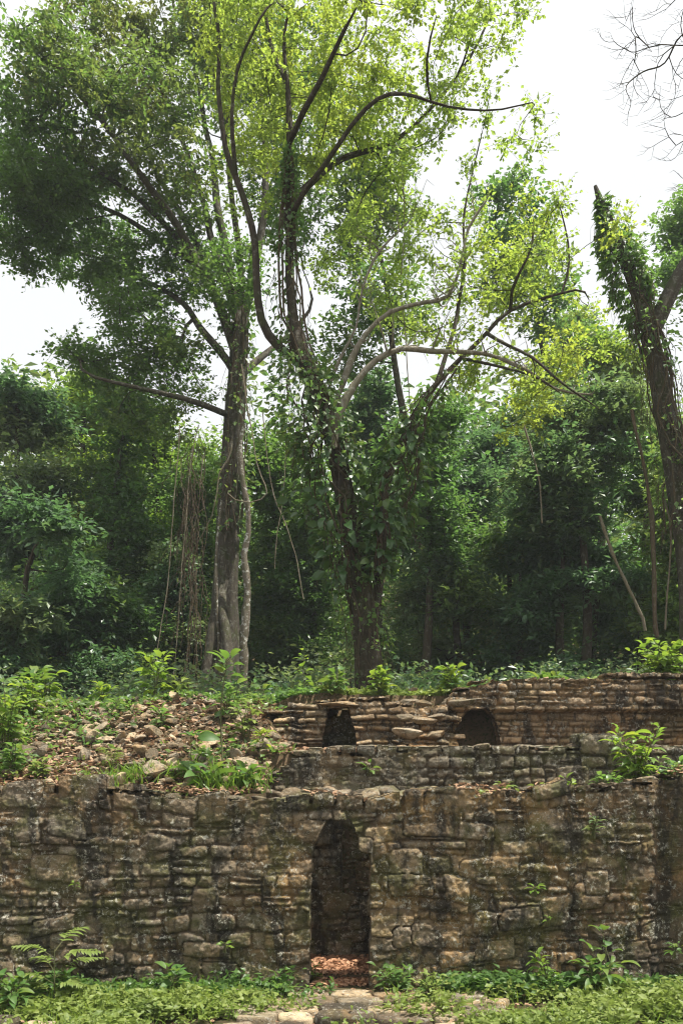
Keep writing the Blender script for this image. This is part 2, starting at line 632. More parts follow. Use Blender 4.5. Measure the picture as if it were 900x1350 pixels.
def grid_obj(name, xs, ys, hf, mat, keep=None):
    X, Y = np.meshgrid(xs, ys)
    Z = hf(X, Y)
    nx, ny = len(xs), len(ys)
    idx = np.arange(nx * ny).reshape(ny, nx)
    Q = np.stack([idx[:-1, :-1], idx[:-1, 1:], idx[1:, 1:], idx[1:, :-1]], -1)
    if keep is not None:
        cx = (X[:-1, :-1] + X[1:, 1:]) / 2; cy = (Y[:-1, :-1] + Y[1:, 1:]) / 2
        Q = Q[keep(cx, cy)]
    return obj(name, mesh(name, np.stack([X, Y, Z], -1).reshape(-1, 3), [Q.reshape(-1, 4)]), mat)


def axis(*segs):
    out = []
    for a, b, st in segs:
        out.append(np.arange(a, b, st))
    out.append([segs[-1][1]])
    return np.concatenate(out)


def plaza_h(x, y):
    return (np.clip(7.4 - y, 0, 12) * .15 + fbm(x, y, 0 * x, .9, 4, 9) * .05 * np.clip((9.5 - y) * 2, .2, 1)
            - .012)


grid_obj('ground', axis((-70, -6, 4), (-6, 6, .06), (6, 70, 4)), axis((-60, 0, 4), (0, 7, .3), (7, 10.1, .05), (10.1, 11, .3)), plaza_h, M['soil'])['kind'] = 'structure'
grid_obj('terrace_ground', axis((-90, -6.5, 2.5), (-6.5, -1.2, .07), (-1.2, 1.2, .025), (1.2, 6.5, .07), (6.5, 90, 2.5)),
         axis((9.78, 9.93, .05), (9.93, 10.85, .025), (10.85, 13.6, .07), (13.6, 40, .6), (40, 150, 4)), slope_h, M['terrace'],
         keep=lambda x, y: ~((np.abs(x) < .95) & (y < 9.84)))['kind'] = 'structure'


# ================================================================== masonry
def smooth(a, b, x):
    t = np.clip((x - a) / (b - a), 0, 1)
    return t * t * (3 - 2 * t)


def inpoly(px, py, poly):
    ins = np.zeros(px.shape, bool)
    n = len(poly)
    for i in range(n):
        (x0, y0), (x1, y1) = poly[i], poly[(i + 1) % n]
        c = ((y0 > py) != (y1 > py)) & (px < (x1 - x0) * (py - y0) / (y1 - y0 + 1e-12) + x0)
        ins ^= c
    return ins


def relief(x0, x1, z0, z1, step, Y, top, seed, rows=(.09, .2), wid=(1.1, 3.0), big=0, holes=(), bulge=None,
           thick=.5, rough=1.0, depth=.045, gap=.016, wavy=.05, tintf=None, split=.28, tops=.0):
    """a wall face of laid stones with real depth; returns (V, faces, tint, mort)"""
    rng = np.random.default_rng(seed)
    xs = np.arange(x0, x1 + step, step); zs = np.arange(z0, z1 + step, step)
    X, Z = np.meshgrid(xs, zs)
    nx, nz = len(xs), len(zs)
    wx = X + .07 * fbm(X, 0 * X, Z, 1.9, 3, seed + 1) * rough + .022 * fbm(X, 0 * X, Z, 8, 3, seed + 2) * rough
    wz = Z + wavy * fbm(X * .5, 0 * X, Z, 1.3, 3, seed + 3) + .020 * fbm(X, 0 * X, Z, 8, 3, seed + 4) * rough
    st = []
    z = z0 - .3
    while z < z1 + .3:
        h = rng.uniform(*rows)
        x = x0 - .3 - rng.uniform(0, .3)
        while x < x1 + .3:
            w = h * rng.uniform(*wid)
            if rng.random() < split and h > rows[0] * 1.25:
                c = rng.uniform(.35, .65)
                st.append((x + w / 2, z + h * c / 2, w / 2, h * c / 2)); st.append((x + w / 2, z + h * (1 + c) / 2, w / 2, h * (1 - c) / 2))
            else:
                st.append((x + w / 2, z + h / 2, w / 2, h / 2))
            x += w
        z += h
    for _ in range(big):
        w, h = rng.uniform(.16, .34), rng.uniform(.11, .2)
        st.append((rng.uniform(x0, x1), rng.uniform(z0 + .1, z1 - .15), w, h * .9))
    best = np.full(X.shape, -1.0)
    H = np.full(X.shape, 0.0)
    tint = np.full(X.shape, .3)
    inner = np.zeros(X.shape)
    top_z = top(X)
    alive = np.zeros(X.shape, bool)
    for i, (cx, cz, hw, hh) in enumerate(st):
        m = .11
        i0, i1 = np.searchsorted(xs, [cx - hw - m, cx + hw + m]); k0, k1 = np.searchsorted(zs, [cz - hh - m, cz + hh + m])
        if i1 <= i0 or k1 <= k0:
            continue
        sl = (slice(k0, k1), slice(i0, i1))
        g = gap * rng.uniform(.5, 1.6)
        dx, dz = wx[sl] - cx, wz[sl] - cz
        sk = rng.normal() * .10
        dz = dz + dx * sk * min(1, hh / hw * 2)
        r = min(hw, hh) * rng.uniform(.2, .65)
        qx = np.abs(dx) - (hw - g - r); qz = np.abs(dz) - (hh - g - r)
        d = r - (np.hypot(np.maximum(qx, 0), np.maximum(qz, 0)) + np.minimum(np.maximum(qx, qz), 0))
        isbig = i >= len(st) - big
        hit = d > (0 if not isbig else -.004)
        if isbig:
            upd = hit
        else:
            upd = hit & (d > best[sl])
        dep = depth * rng.uniform(.55, 1.5) + (.015 if isbig else 0)
        prof = smooth(-.002, min(.016, r * .6 + .004), d) * .8 + .2 * smooth(0, .07, d)
        hgt = dep * prof + rng.normal() * .05 * dx * prof + rng.normal() * .07 * dz * prof + (rng.normal() * depth * .25) * prof
        f = top(np.array([cx]))[0]
        ok = cz - hh * .3 < f
        T = .14 + .86 * rng.random()
        for arr, val in ((H, hgt), (tint, np.full(dx.shape, T)), (inner, prof), (alive, np.full(dx.shape, ok))):
            a = arr[sl]; a[upd] = val[upd]
        b = best[sl]; b[upd] = d[upd]
    mort = 1 - inner
    alive |= (mort > .9) & (Z < top_z - .06)
    smear = smooth(.02, .34, fbm(X, 0 * X + 3.3, Z, 1.25, 4, seed + 70)) * (.75 if big else .3)
    H = H * (1 - smear) + depth * .75 * smear
    mort = np.clip(mort * (1 - smear * .5) + .35 * smear, 0, 1)
    nz1 = fbm(X, 0 * X + seed, Z, 14, 4, seed + 20, .6)
    nz2 = fbm(X, 0 * X + seed, Z, 4, 3, seed + 30)
    small = np.abs(fbm(X, 0 * X, Z, 22, 2, seed + 40))
    nz3 = fbm(X, 0 * X + seed, Z, 34, 3, seed + 21, .7)
    H = H + (nz1 * .022 + nz3 * .012) * (rough * .5 + .5) + nz2 * .02 * rough + small * .022 * mort
    if tintf is not None:
        tint = np.clip(tintf(X, Z, tint), 0, 1)
    Yf = Y - H
    if bulge is not None:
        Yf = Yf + bulge(X, Z)
    keep = alive[:-1, :-1] & alive[1:, 1:] & alive[:-1, 1:] & alive[1:, :-1]
    PX = X / Y * F + 450; PY = HY - (Z - CZ) / Y * F
    for poly in holes:
        jx = 2.2 * fbm(X, 0 * X, Z, 7, 2, seed + 50); jy = 1.5 * fbm(X, 0 * X, Z, 7, 2, seed + 51)
        ins = inpoly(PX + jx, PY + jy, poly)
        keep &= ~(ins[:-1, :-1] | ins[1:, 1:])
    idx = np.arange(nx * nz).reshape(nz, nx)
    Q = np.stack([idx[:-1, :-1], idx[:-1, 1:], idx[1:, 1:], idx[1:, :-1]], -1)[keep]
    V = np.stack([X, Yf, Z], -1).reshape(-1, 3)
    tint = tint.ravel(); mo = mort.ravel()
    # rim edges run back into the wall
    kp = np.pad(keep, 1)
    E = []
    # horizontal edges between rows (z): edge under/over cell
    up = kp[1:-1, 1:-1] & ~kp[2:, 1:-1]; dn = kp[1:-1, 1:-1] & ~kp[:-2, 1:-1]
    rt = kp[1:-1, 1:-1] & ~kp[1:-1, 2:]; lf = kp[1:-1, 1:-1] & ~kp[1:-1, :-2]
    dn[0, :] = False
    a, b = np.nonzero(up); E.append(np.stack([idx[a + 1, b + 1], idx[a + 1, b]], 1))
    a, b = np.nonzero(dn); E.append(np.stack([idx[a, b], idx[a, b + 1]], 1))
    a, b = np.nonzero(rt); E.append(np.stack([idx[a, b + 1], idx[a + 1, b + 1]], 1))
    a, b = np.nonzero(lf); E.append(np.stack([idx[a + 1, b], idx[a, b]], 1))
    E = np.concatenate(E)
    bv = np.unique(E)
    lut = np.full(len(V), -1); lut[bv] = np.arange(len(bv))
    K = max(3, int(thick / .055))
    rings = [V[bv]]
    base = len(V); prev = bv.copy()
    allV, allQ, allT, allM = [V], [Q], [tint], [mo]
    for k in range(1, K + 1):
        t = k / K
        P = V[bv].copy()
        P[:, 1] += thick * t
        amp = .028
        P[:, 0] += amp * fbm(P[:, 0], P[:, 1], P[:, 2], 6, 3, seed + 60)
        P[:, 2] += amp * 1.3 * fbm(P[:, 0], P[:, 1], P[:, 2], 6, 3, seed + 61) - tops * t
        ids = base + (k - 1) * len(bv) + np.arange(len(bv))
        e = lut[E]
        allQ.append(np.stack([prev[e[:, 0]], prev[e[:, 1]], ids[e[:, 1]], ids[e[:, 0]]], 1))
        allV.append(P); allT.append(np.clip(tint[bv] + .5 * fbm(P[:, 0], P[:, 1], P[:, 2], 5, 2, seed + 62), 0, 1)); allM.append(mo[bv] * .5)
        prev = ids
    V = np.concatenate(allV); Q = np.concatenate(allQ)
    used = np.zeros(len(V), bool); used[Q.ravel()] = True
    re = np.cumsum(used) - 1
    return V[used], re[Q], np.concatenate(allT)[used], np.concatenate(allM)[used]


def prof(pts, Y):
    """a top line given as bearings -> function z(x) at distance Y"""
    a = np.array([[(p - 450) / F * Y, CZ + (HY - q) / F * Y] for p, q in pts])
    return lambda x: np.interp(x, a[:, 0], a[:, 1])


def rock_mesh(name, seed, dims=(1, .8, .6), sub=3, rough=.07, facets=9, tintattr=False, cut=(.5, .8), flat=False):
    import bmesh
    rng = np.random.default_rng(seed)
    bm = bmesh.new()
    bmesh.ops.create_icosphere(bm, subdivisions=sub, radius=1)
    V = np.array([v.co for v in bm.verts]); Fc = np.array([[v.index for v in f.verts] for f in bm.faces])
    bm.free()
    for _ in range(facets):
        n = rdir(1, rng)[0]; d = rng.uniform(*cut)
        k = np.maximum(0, V @ n - d)
        V -= k[:, None] * n * .93
    V *= np.asarray(dims) * .62
    n = norm(V)
    V += n * (rough * fbm(V[:, 0], V[:, 1], V[:, 2], 2.4, 4, seed)[:, None] + .3 * rough * fbm(V[:, 0], V[:, 1], V[:, 2], 9, 2, seed + 3)[:, None])
    at = {'tint': np.full(len(V), rng.random()), 'mort': np.zeros(len(V))} if tintattr else None
    return mesh(name, V, [Fc], at, not flat)


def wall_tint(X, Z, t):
    # shade on the wall's right end, painted in as a darker stone tint
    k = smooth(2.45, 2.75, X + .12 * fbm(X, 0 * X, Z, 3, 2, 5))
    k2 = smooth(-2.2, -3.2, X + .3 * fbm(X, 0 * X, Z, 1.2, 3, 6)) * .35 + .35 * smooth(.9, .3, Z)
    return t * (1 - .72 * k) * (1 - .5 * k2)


# ---- lower wall with the doorway
Y1 = 9.5
DOOR = [(408, 1330), (410, 1200), (411, 1128), (416, 1112), (421, 1099), (430, 1083), (459, 1080), (466, 1090), (471, 1104), (474, 1121), (487, 1125), (488, 1200), (486, 1330)]
top1 = prof([(-200, 1036), (0, 1040), (100, 1038), (200, 1043), (270, 1050), (330, 1047), (400, 1050), (450, 1055), (505, 1056), (525, 1047), (580, 1043), (650, 1043),
             (700, 1039), (800, 1036), (840, 1030), (900, 1018), (1100, 1000)], Y1)


def bulge1(X, Z):
    b = .07 * fbm(X, 0 * X, Z, .55, 3, 77) + .04 * (Z - 1.1)
    b = b - .30 * smooth(3.75, 4.6, X) ** 1.0 - .25 * smooth(4.2, 6, X) + .10 * np.exp(-((X - 3.68) / .10) ** 2)
    b = b - .03 * smooth(-.95, -.85, X) * smooth(-.3, -.36, X) * smooth(1.35, 1.2, Z)
    return b


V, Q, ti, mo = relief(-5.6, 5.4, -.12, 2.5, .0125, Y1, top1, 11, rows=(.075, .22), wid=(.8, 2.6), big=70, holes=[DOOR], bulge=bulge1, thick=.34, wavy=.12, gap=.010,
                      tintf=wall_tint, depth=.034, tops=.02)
wall = thing('ruined_stone_wall', (0, Y1, 0), 'long lower wall of mossy rough stones pierced by the tall dark doorway', 'wall')
och = smooth(.2, .45, V[:, 0]) * smooth(2.9, 2.3, V[:, 0]) * .8 + .6 * np.exp(-((V[:, 0] + .75) / .35) ** 2)
wm_ = MB(); wm_.add(V, [Q], tint=ti, mort=mo, och=och)
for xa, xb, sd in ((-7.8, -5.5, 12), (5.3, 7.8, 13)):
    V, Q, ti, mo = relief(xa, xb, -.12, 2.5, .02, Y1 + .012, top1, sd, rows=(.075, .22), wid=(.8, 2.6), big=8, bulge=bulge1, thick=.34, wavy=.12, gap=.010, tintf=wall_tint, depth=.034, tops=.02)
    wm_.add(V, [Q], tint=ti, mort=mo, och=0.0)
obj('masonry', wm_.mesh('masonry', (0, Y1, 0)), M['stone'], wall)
vs = MB()  # unseen roof slabs, added over the chamber to darken the doorway
for k_ in range(7):
    q_ = rock_mesh('s', 300 + k_, (1, 1, .3), 3, .08, 8)
    c_ = np.array([v.co for v in q_.vertices]); f_ = np.array([list(p.vertices) for p in q_.polygons])
    vs.add(c_ * [.42, .62, .5] + [-.9 + k_ * .3, 10.74 - Y1 + .03 * (k_ % 2), 2.12 + .02 * (k_ % 3)], [f_], tint=.2 + .1 * k_, mort=0.0)
obj('roof_shade_slab', vs.mesh('roof_shade_slab'), M['stone'], wall)
rng = np.random.default_rng(5)
caps = [rock_mesh('capstone', 40 + i, (1, .75, rng.uniform(.3, .5)), 3, .07, 9, True) for i in range(9)]
x = -4.6
i = 0
while x < 4.7:
    w = rng.uniform(.12, .36)
    z = float(top1(np.array([x]))[0])
    y = Y1 + .10 + rng.uniform(-.03, .12) + float(bulge1(np.array([x]), np.array([z]))[0])
    o = obj('capstone', caps[i % 9], M['stone'], wall, (x, y - Y1, z - rng.uniform(.02, .07)))
    o.scale = (w * .85, rng.uniform(.2, .34), w * .8)
    o.rotation_euler = (rng.normal() * .08, rng.normal() * .10, rng.normal() * .25 + (math.pi if rng.random() < .5 else 0))
    x += w * rng.uniform(.75, 1.25)
    i += 1

# ---- middle wall (its foot is the back of the chamber behind the doorway)
Y2 = 10.85
top2 = prof([(290, 1052), (340, 1040), (352, 1022), (372, 1006), (386, 994), (405, 990), (425, 986), (470, 990), (520, 985), (600, 984), (612, 980), (660, 981),
             (740, 983), (800, 981), (830, 985), (1100, 990)], Y2)
wall2 = thing('retaining_wall', (1, Y2, 0), 'middle wall of grey lichen-spotted stones standing on the ledge above the doorway', 'wall')
V, Q, ti, mo = relief(-1.5, 7.6, -.1, 2.95, .015, Y2, top2, 23, rows=(.08, .2), wid=(.8, 2.6), big=22, thick=.42, depth=.036, wavy=.09, gap=.010,
                      bulge=lambda X, Z: .05 * fbm(X, 0 * X, Z, .7, 3, 5) + .03 * (Z - 2.4))
obj('masonry', mesh('masonry', V - [1, Y2, 0], [Q], {'tint': ti, 'mort': mo}), M['stone_dark'], wall2)
x = -.95
while x < 4.4:
    w = rng.uniform(.16, .42)
    z = float(top2(np.array([x]))[0])
    o = obj('capstone', caps[(i * 5) % 9], M['stone'], wall2, (x - 1, .14 + rng.uniform(-.04, .1), z - rng.uniform(.01, .06)))
    o.scale = (w * .85, rng.uniform(.22, .36), w * .75)
    o.rotation_euler = (rng.normal() * .08, rng.normal() * .10, rng.normal() * .25)
    x += w * rng.uniform(.7, 1.3)
    i += 1

# ---- upper left ruin: thin flat courses either side of a narrow dark opening
Y3 = 12.6
top3 = prof([(330, 1002), (338, 985), (352, 960), (366, 945), (378, 930), (392, 926), (430, 922), (500, 922), (530, 926), (548, 935), (575, 934), (592, 950), (604, 975), (620, 1010)], Y3)
OPEN3 = [(414, 1030), (420, 990), (429, 955), (433, 934), (460, 933), (463, 950), (468, 975), (470, 1030)]


def bulge3(X, Z):
    px = X / Y3 * F + 450
    return .06 * fbm(X, 0 * X, Z, 1.1, 3, 15) + .10 * smooth(470, 500, px) * np.sin(Z * 9) * .3 - .25 * smooth(400, 340, px) + .12 * (Z - 3)


ruin = thing('ruined_chamber', (0, Y3, 2.6), 'broken chamber front of thin flat slabs with a narrow black opening on the upper terrace', 'ruin')
V, Q, ti, mo = relief(-1.45, 1.9, 2.3, 3.62, .0135, Y3, top3, 35, rows=(.055, .12), wid=(1.6, 5.5), holes=[OPEN3], bulge=bulge3, thick=.6, depth=.07, gap=.010,
                      wavy=.05, split=.1)
obj('masonry', mesh('masonry', V - [0, Y3, 2.6], [Q], {'tint': ti, 'mort': mo}), M['stone_warm'], ruin)
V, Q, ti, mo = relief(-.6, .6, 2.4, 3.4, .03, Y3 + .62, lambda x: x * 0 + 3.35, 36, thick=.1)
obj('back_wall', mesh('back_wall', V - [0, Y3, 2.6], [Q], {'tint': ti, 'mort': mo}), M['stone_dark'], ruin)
# flat lintel slab over the opening
lm = rock_mesh('lintel', 71, (1, .5, .16), 4, .05, 6, True)
p = W(448, 927, Y3 - .12)
o = obj('lintel', lm, M['stone_warm'], ruin, p - np.array([0, Y3 - .14, 2.6])); o.scale = (.6, .5, .4)

# ---- upper right wall with the projecting upper band and the arched opening
Y4 = 13.0
top4 = prof([(575, 935), (590, 915), (612, 906), (636, 898), (650, 893), (760, 893), (900, 892), (1150, 890)], Y4)
OPEN4 = [(592, 1040), (596, 975), (607, 945), (618, 936), (640, 934), (650, 948), (661, 990), (664, 1040)]


def bulge4(X, Z):
    zb = CZ + (HY - 938) / F * Y4
    band = smooth(zb - .03, zb + .03, Z)
    px = X / Y4 * F + 450
    rec = .12 * smooth(868, 872, px) * (1 - band)
    return .05 * fbm(X, 0 * X, Z, .8, 3, 25) - .13 * band + rec - .3 * smooth(600, 560, px)


wall4 = thing('upper_stone_wall', (3, Y4, 2.6), 'upper reddish brown wall with a projecting top band and a low arched dark opening at its left end', 'wall')
V, Q, ti, mo = relief(1.45, 9.4, 2.3, 4.0, .0145, Y4, top4, 45, rows=(.06, .135), wid=(1.2, 3.4), holes=[OPEN4], bulge=bulge4, thick=.55, depth=.04, gap=.012, wavy=.03, split=.15)
obj('masonry', mesh('masonry', V - [3, Y4, 2.6], [Q], {'tint': ti, 'mort': mo}), M['stone_warm'], wall4)
V, Q, ti, mo = relief(1.2, 3.1, 2.4, 3.5, .03, Y4 + .62, lambda x: x * 0 + 3.45, 46, thick=.1)
obj('back_wall', mesh('back_wall', V - [3, Y4, 2.6], [Q], {'tint': ti, 'mort': mo}), M['stone_warm'], wall4)
lm = rock_mesh('lintel', 76, (1, .55, .2), 4, .04, 5, True)
p = W(614, 925, Y4 - .10)
o = obj('lintel', lm, M['stone'], wall4, p - np.array([3, Y4, 2.6])); o.scale = (.62, .6, .75)
o.rotation_euler = (0, -.1, 0)

# ---- loose stones: collapsed bank on the left and the heap between the upper ruins
rocks = [rock_mesh('rubble_stone', 100 + k, (1, rng.uniform(.6, .95), rng.uniform(.4, .8)), 3, .06, 9, False, (.34, .66), True) for k in range(14)]
rng = np.random.default_rng(8)
n = 0
placed = []
tries = 0
while n < 292 and tries < 15000:
    tries += 1
    y = rng.uniform(10.02, 13.1)
    px = rng.uniform(-25, 425)
    x = (px - 450) / F * y
    if x > -.75 and y < 12.3: continue
    if px > 335 and y > 12.2: continue
    if px < 70 and rng.random() < .5: continue
    s = rng.choice([.11, .16, .22, .3], p=[.24, .34, .28, .14]) * rng.uniform(.8, 1.3)
    if any((x - a) ** 2 + (y - b) ** 2 < ((s + c) * .30) ** 2 for a, b, c in placed): continue
    placed.append((x, y, s))
    z = float(slope_h(np.array([x]), np.array([y]))[0])
    o = obj('rubble_stone', rocks[int(rng.integers(14))], M['rock'], None, (x, y, z + s * .24))
    o.scale = (s, s * rng.uniform(.8, 1.1), s * rng.uniform(.7, 1.1))
    o.rotation_euler = (rng.normal() * .3, rng.normal() * .3, rng.uniform(0, TAU))
    tag(o, 'brown mossy rubble stone lying loose on the collapsed bank above the wall', 'stone', 'rubble stones on the collapsed bank')
    n += 1
# the smaller pieces between them, past counting
mb = MB()
pv = []
for k in range(8):
    q_ = rock_mesh('s', 400 + k, (1, rng.uniform(.6, .95), rng.uniform(.35, .7)), 2, .06, 8, False, (.34, .66))
    pv.append((np.array([v.co for v in q_.vertices]), np.array([list(p.vertices) for p in q_.polygons])))
for k in range(1000):
    y = rng.uniform(10.02, 13.1); px = rng.uniform(-25, 425); x = (px - 450) / F * y
    if (x > -.75 and y < 12.3) or (px > 335 and y > 12.2): continue
    s = rng.uniform(.04, .12)
    c_, f_ = pv[k % 8]
    a_ = rng.uniform(0, TAU); ca, sa = math.cos(a_), math.sin(a_)
    c_ = c_ * s
    c_ = np.stack([c_[:, 0] * ca - c_[:, 1] * sa, c_[:, 0] * sa + c_[:, 1] * ca, c_[:, 2] + .3 * rng.normal() * c_[:, 0]], 1)
    mb.add(c_ + [x, y, float(slope_h(np.array([x]), np.array([y]))[0]) + s * .2], [f_], tint=rng.random(), mort=0.0)
tag(obj('small_rubble', mb.mesh('small_rubble', smooth=False), M['chips']), 'small broken stone chips filling the gaps of the rubble bank', 'rubble', kind='stuff')
heap = [(545, 908, .19, 'small pale rounded stone perched topmost on the heap between the upper ruins'),
        (538, 925, .34, 'wide flat stone beneath the perched topmost stone of the heap'),
        (562, 928, .30, 'reddish block on the right shoulder of the heap between the upper ruins'),
        (577, 945, .30, 'tan slanting block low on the right side of the heap beside the arch'),
        (556, 950, .36, 'long brown block in the middle of the heap between the upper ruins'),
        (530, 945, .28, 'pale upright block on the left side of the heap between the upper ruins'),
        (545, 966, .50, 'large flat pale slab lying lowest in the heap between the upper ruins'),
        (574, 968, .34, 'dark rounded block at the foot of the heap beside the arched opening')]
for k, (px, py, s, lab) in enumerate(heap):
    p = W(px, py, 12.25 - .04 * k)
    o = obj('fallen_block', rocks[(k * 3) % 14], M['rock'], None, p)
    o.scale = (s, s * .9, s * .62)
    o.rotation_euler = (rng.normal() * .08, rng.normal() * .07, rng.uniform(-.3, .3))
    tag(o, lab, 'stone', 'fallen blocks between the upper ruins')

# ---- flagstones in front of the doorway
mb = MB()
rng = np.random.default_rng(31)
spots = []
for row, (yy, x0, x1) in enumerate([(9.05, -1.5, 1.5), (8.8, -1.2, 1.45), (8.52, -1.35, 1.35), (8.22, -1.2, 1.2), (7.9, -1.3, 1.1)]):
    x = x0 + rng.uniform(0, .35)
    while x < x1:
        w = rng.uniform(.22, .6)
        spots.append((x + w / 2, yy + rng.normal() * .03, w, rng.uniform(.19, .27)))
        x += w + .02
for (x, y, w, d) in spots + [(-3.35, 8.15, .4, .25), (-2.9, 8.05, .3, .2)]:
    m = 40
    a = np.arange(m) / m * TAU
    a = a + rng.normal() * .12
    ex_ = rng.uniform(4, 9)
    r = 1 / (np.abs(np.cos(a) + rng.normal() * .12 * np.sin(a)) ** ex_ + np.abs(np.sin(a) + rng.normal() * .2 * np.cos(a)) ** ex_) ** (1 / ex_)
    r = r * (1 + .10 * fbm(np.cos(a) * 2 + x * 5, np.sin(a) * 2 + y * 3, 0 * a, 1.0, 3, 4))
    z0 = float(plaza_h(np.array([x]), np.array([y]))[0])
    h = rng.uniform(.05, .085)
    tl = rng.normal(size=2) * .04
    rings = []
    for (k, zz) in ((1.0, -.1), (1.0, h * .6), (.95, h * .93), (.86, h), (.6, h), (.3, h), (0.02, h)):
        X = x + np.cos(a) * r * w / 2 * k; Yy = y + np.sin(a) * r * d / 2 * k
        Zz = z0 + zz + (X - x) * tl[0] + (Yy - y) * tl[1] + .012 * fbm(X, Yy, 0 * X, 8, 3, 2) * (zz > 0)
        rings.append(np.stack([X, Yy, Zz], 1))
    i0 = np.arange(6)[:, None] * m; j = np.arange(m)[None]; j2 = (j + 1) % m
    mb.add(np.concatenate(rings), [np.stack([i0 + j, i0 + j2, i0 + m + j2, i0 + m + j], -1).reshape(-1, 4)], tint=rng.random(), mort=0.0)
obj('path', mb.mesh('path'), M['slab'])['kind'] = 'structure'
# ================================================================== trees
def limb_pts(pts, Y):
    return [W(p[0], p[1], Y + (p[2] if len(p) > 2 else 0)) for p in pts]


def make_tree(name, label, cat, Y, limbs, blobs, leafm, barkm, seed, leafkind='far', size=.14, twigs=9, per=10, rc=.7, tip=.010, step=.45,
              lob=None, group=None, up=.55, droop=-.15, flat=.75, wid=1.0, thin=0.0, extra=None, ex=.46, curl=.18, twr=.004, wood_twigs=True, grow_only=None):
    rng = np.random.default_rng(seed)
    sk = Skel()
    for k, (pts, r0, r1, *o) in enumerate(limbs):
        sk.limb(limb_pts(pts, Y), r0 * Y / F, r1 * Y / F, step, rng, .02 if k == 0 else .05, att_from=(.55 if k == 0 else .12) if not o else o[0])
    base = np.array(sk.P[0])
    T, cl = blob_points(blobs, rng)
    if thin:
        k = fbm(T[:, 0], T[:, 1], T[:, 2], .55, 3, seed) > thin - .5 - .0
        T, cl = T[k], cl[k]
    sk.grow(T, rng, step, curl)
    sk.smooth(2)
    sk.radii(tip, ex)
    wood = MB()
    sk.tubes(wood, lob=lob)
    lf = MB()
    clump_leaves(lf, wood if wood_twigs else None, T, cl, rng, twigs, per, rc, size, leafkind, up, droop, flat, twr, wid)
    t = thing(name, base, label, cat, group)
    # twigs carry no leaf attributes, only the bark
    wood.A = {}
    obj('trunk', wood.mesh('trunk', base), barkm, t)
    obj('crown', lf.mesh('crown', base, smooth=False), leafm, t)
    return t, sk, rng


def buttress(t, a):
    k = np.clip(1 - t / .34, 0, 1) ** 1.6
    return 1 + .15 * np.sin(5 * a + 1.2 * t) + k * (.25 + .9 * (np.abs(np.cos(2.5 * a + .6)) ** 3)) + .05 * np.sin(11 * a)


def gnarl(t, a):
    return 1 + .14 * np.sin(3 * a + 5 * t) + .09 * np.sin(7 * a - 9 * t) + .35 * np.clip(1 - t / .1, 0, 1)


# ---- the tall buttressed tree on the left
big, skb, _ = make_tree('buttressed_tree', 'tallest tree with grey buttressed trunk and broad dark green crown filling the upper left', 'tree', 22.0,
    [([(294, 930), (296, 860), (299, 760), (303, 650), (309, 550), (316, 450), (318, 400)], 18, 10),
     ([(299, 735, -.3), (288, 800, -.5), (276, 870, -.7), (262, 950, -.9)], 7, 9, 2),
     ([(299, 770, -.3), (302, 850, -.9), (300, 950, -1.5)], 6, 7, 2), ([(302, 790, .2), (316, 870, .4), (326, 950, .5)], 5, 7, 2),
     ([(316, 470), (292, 405), (262, 345), (222, 275, -1), (170, 205, -2), (120, 140, -2.5), (85, 95, -3)], 8, 2),
     ([(316, 450), (306, 390), (281, 320, .5), (262, 240, 1), (232, 160, 1), (210, 110, 1)], 7, 2),
     ([(317, 430), (318, 350), (308, 270, -1), (300, 190, -1.5), (305, 120, -2)], 6, 2),
     ([(262, 345), (225, 300), (170, 250, -.5), (130, 230, -1), (80, 180, -1)], 5, 1.5),
     ([(316, 440), (302, 350), (288, 270), (272, 170, 1), (255, 80, 1.5), (250, 20, 2)], 7, 2),
     ([(318, 430), (332, 370), (345, 290), (352, 200), (338, 90), (330, 10)], 7, 2),
     ([(313, 500), (270, 440), (240, 400, 1), (190, 370, 2), (140, 345, 2.5), (70, 320, 3)], 5.5, 1.6),
     ([(310, 540), (268, 528, -1), (215, 520, -1.5), (150, 505, -2), (100, 495, -2)], 5, 1.5),
     ([(313, 500), (345, 470, 1), (380, 440, 2), (420, 400, 3)], 6, 2),
     ([(262, 345), (215, 320, 1), (160, 280, 1), (90, 260), (30, 260)], 5, 1.5),
     ([(292, 405), (250, 300, 1), (205, 230, 2), (190, 130, 3), (200, 60, 3)], 6, 2)],
    [(92, 138, 66, 56, 20, 2.5, 58, .55), (170, 82, 84, 44, 22, 2.5, 50, .85), (60, 205, 58, 60, 20, 2.5, 56, .25), (30, 285, 48, 48, 22, 2, 50, .1),
     (110, 300, 70, 55, 24, 2.5, 64, .1), (180, 180, 75, 70, 20.5, 2.5, 52, .6), (265, 80, 80, 60, 22, 2.5, 60, .6), (255, 210, 60, 70, 21, 2.5, 26, .5),
     (165, 360, 60, 38, 23, 2, 36, .2), (240, 340, 45, 45, 23, 2, 22, .3), (335, 60, 70, 60, 23, 2, 46, .3), (190, 430, 55, 45, 22, 2, 34, .3),
     (125, 480, 42, 25, 21, 1.5, 22, .3), (230, 475, 60, 34, 22, 2, 26, .4), (300, 370, 50, 50, 21, 1.5, 24, .4), (270, 0, 60, 36, 22, 2, 22, .4),
     (20, 230, 30, 40, 21, 2, 16, .2), (130, 82, 46, 24, 22, 2, 14, .6), (400, 130, 70, 90, 24, 2, 50, .2), (380, 260, 60, 70, 24, 2, 36, .2),
     (200, 545, 60, 28, 22, 1.5, 16, .5), (20, 330, 26, 18, 22, 1, 10, .1)],
    M['crown'], M['bark'], 101, size=.12, twigs=10, per=13, rc=.66, flat=.4, lob=buttress, tip=.011)
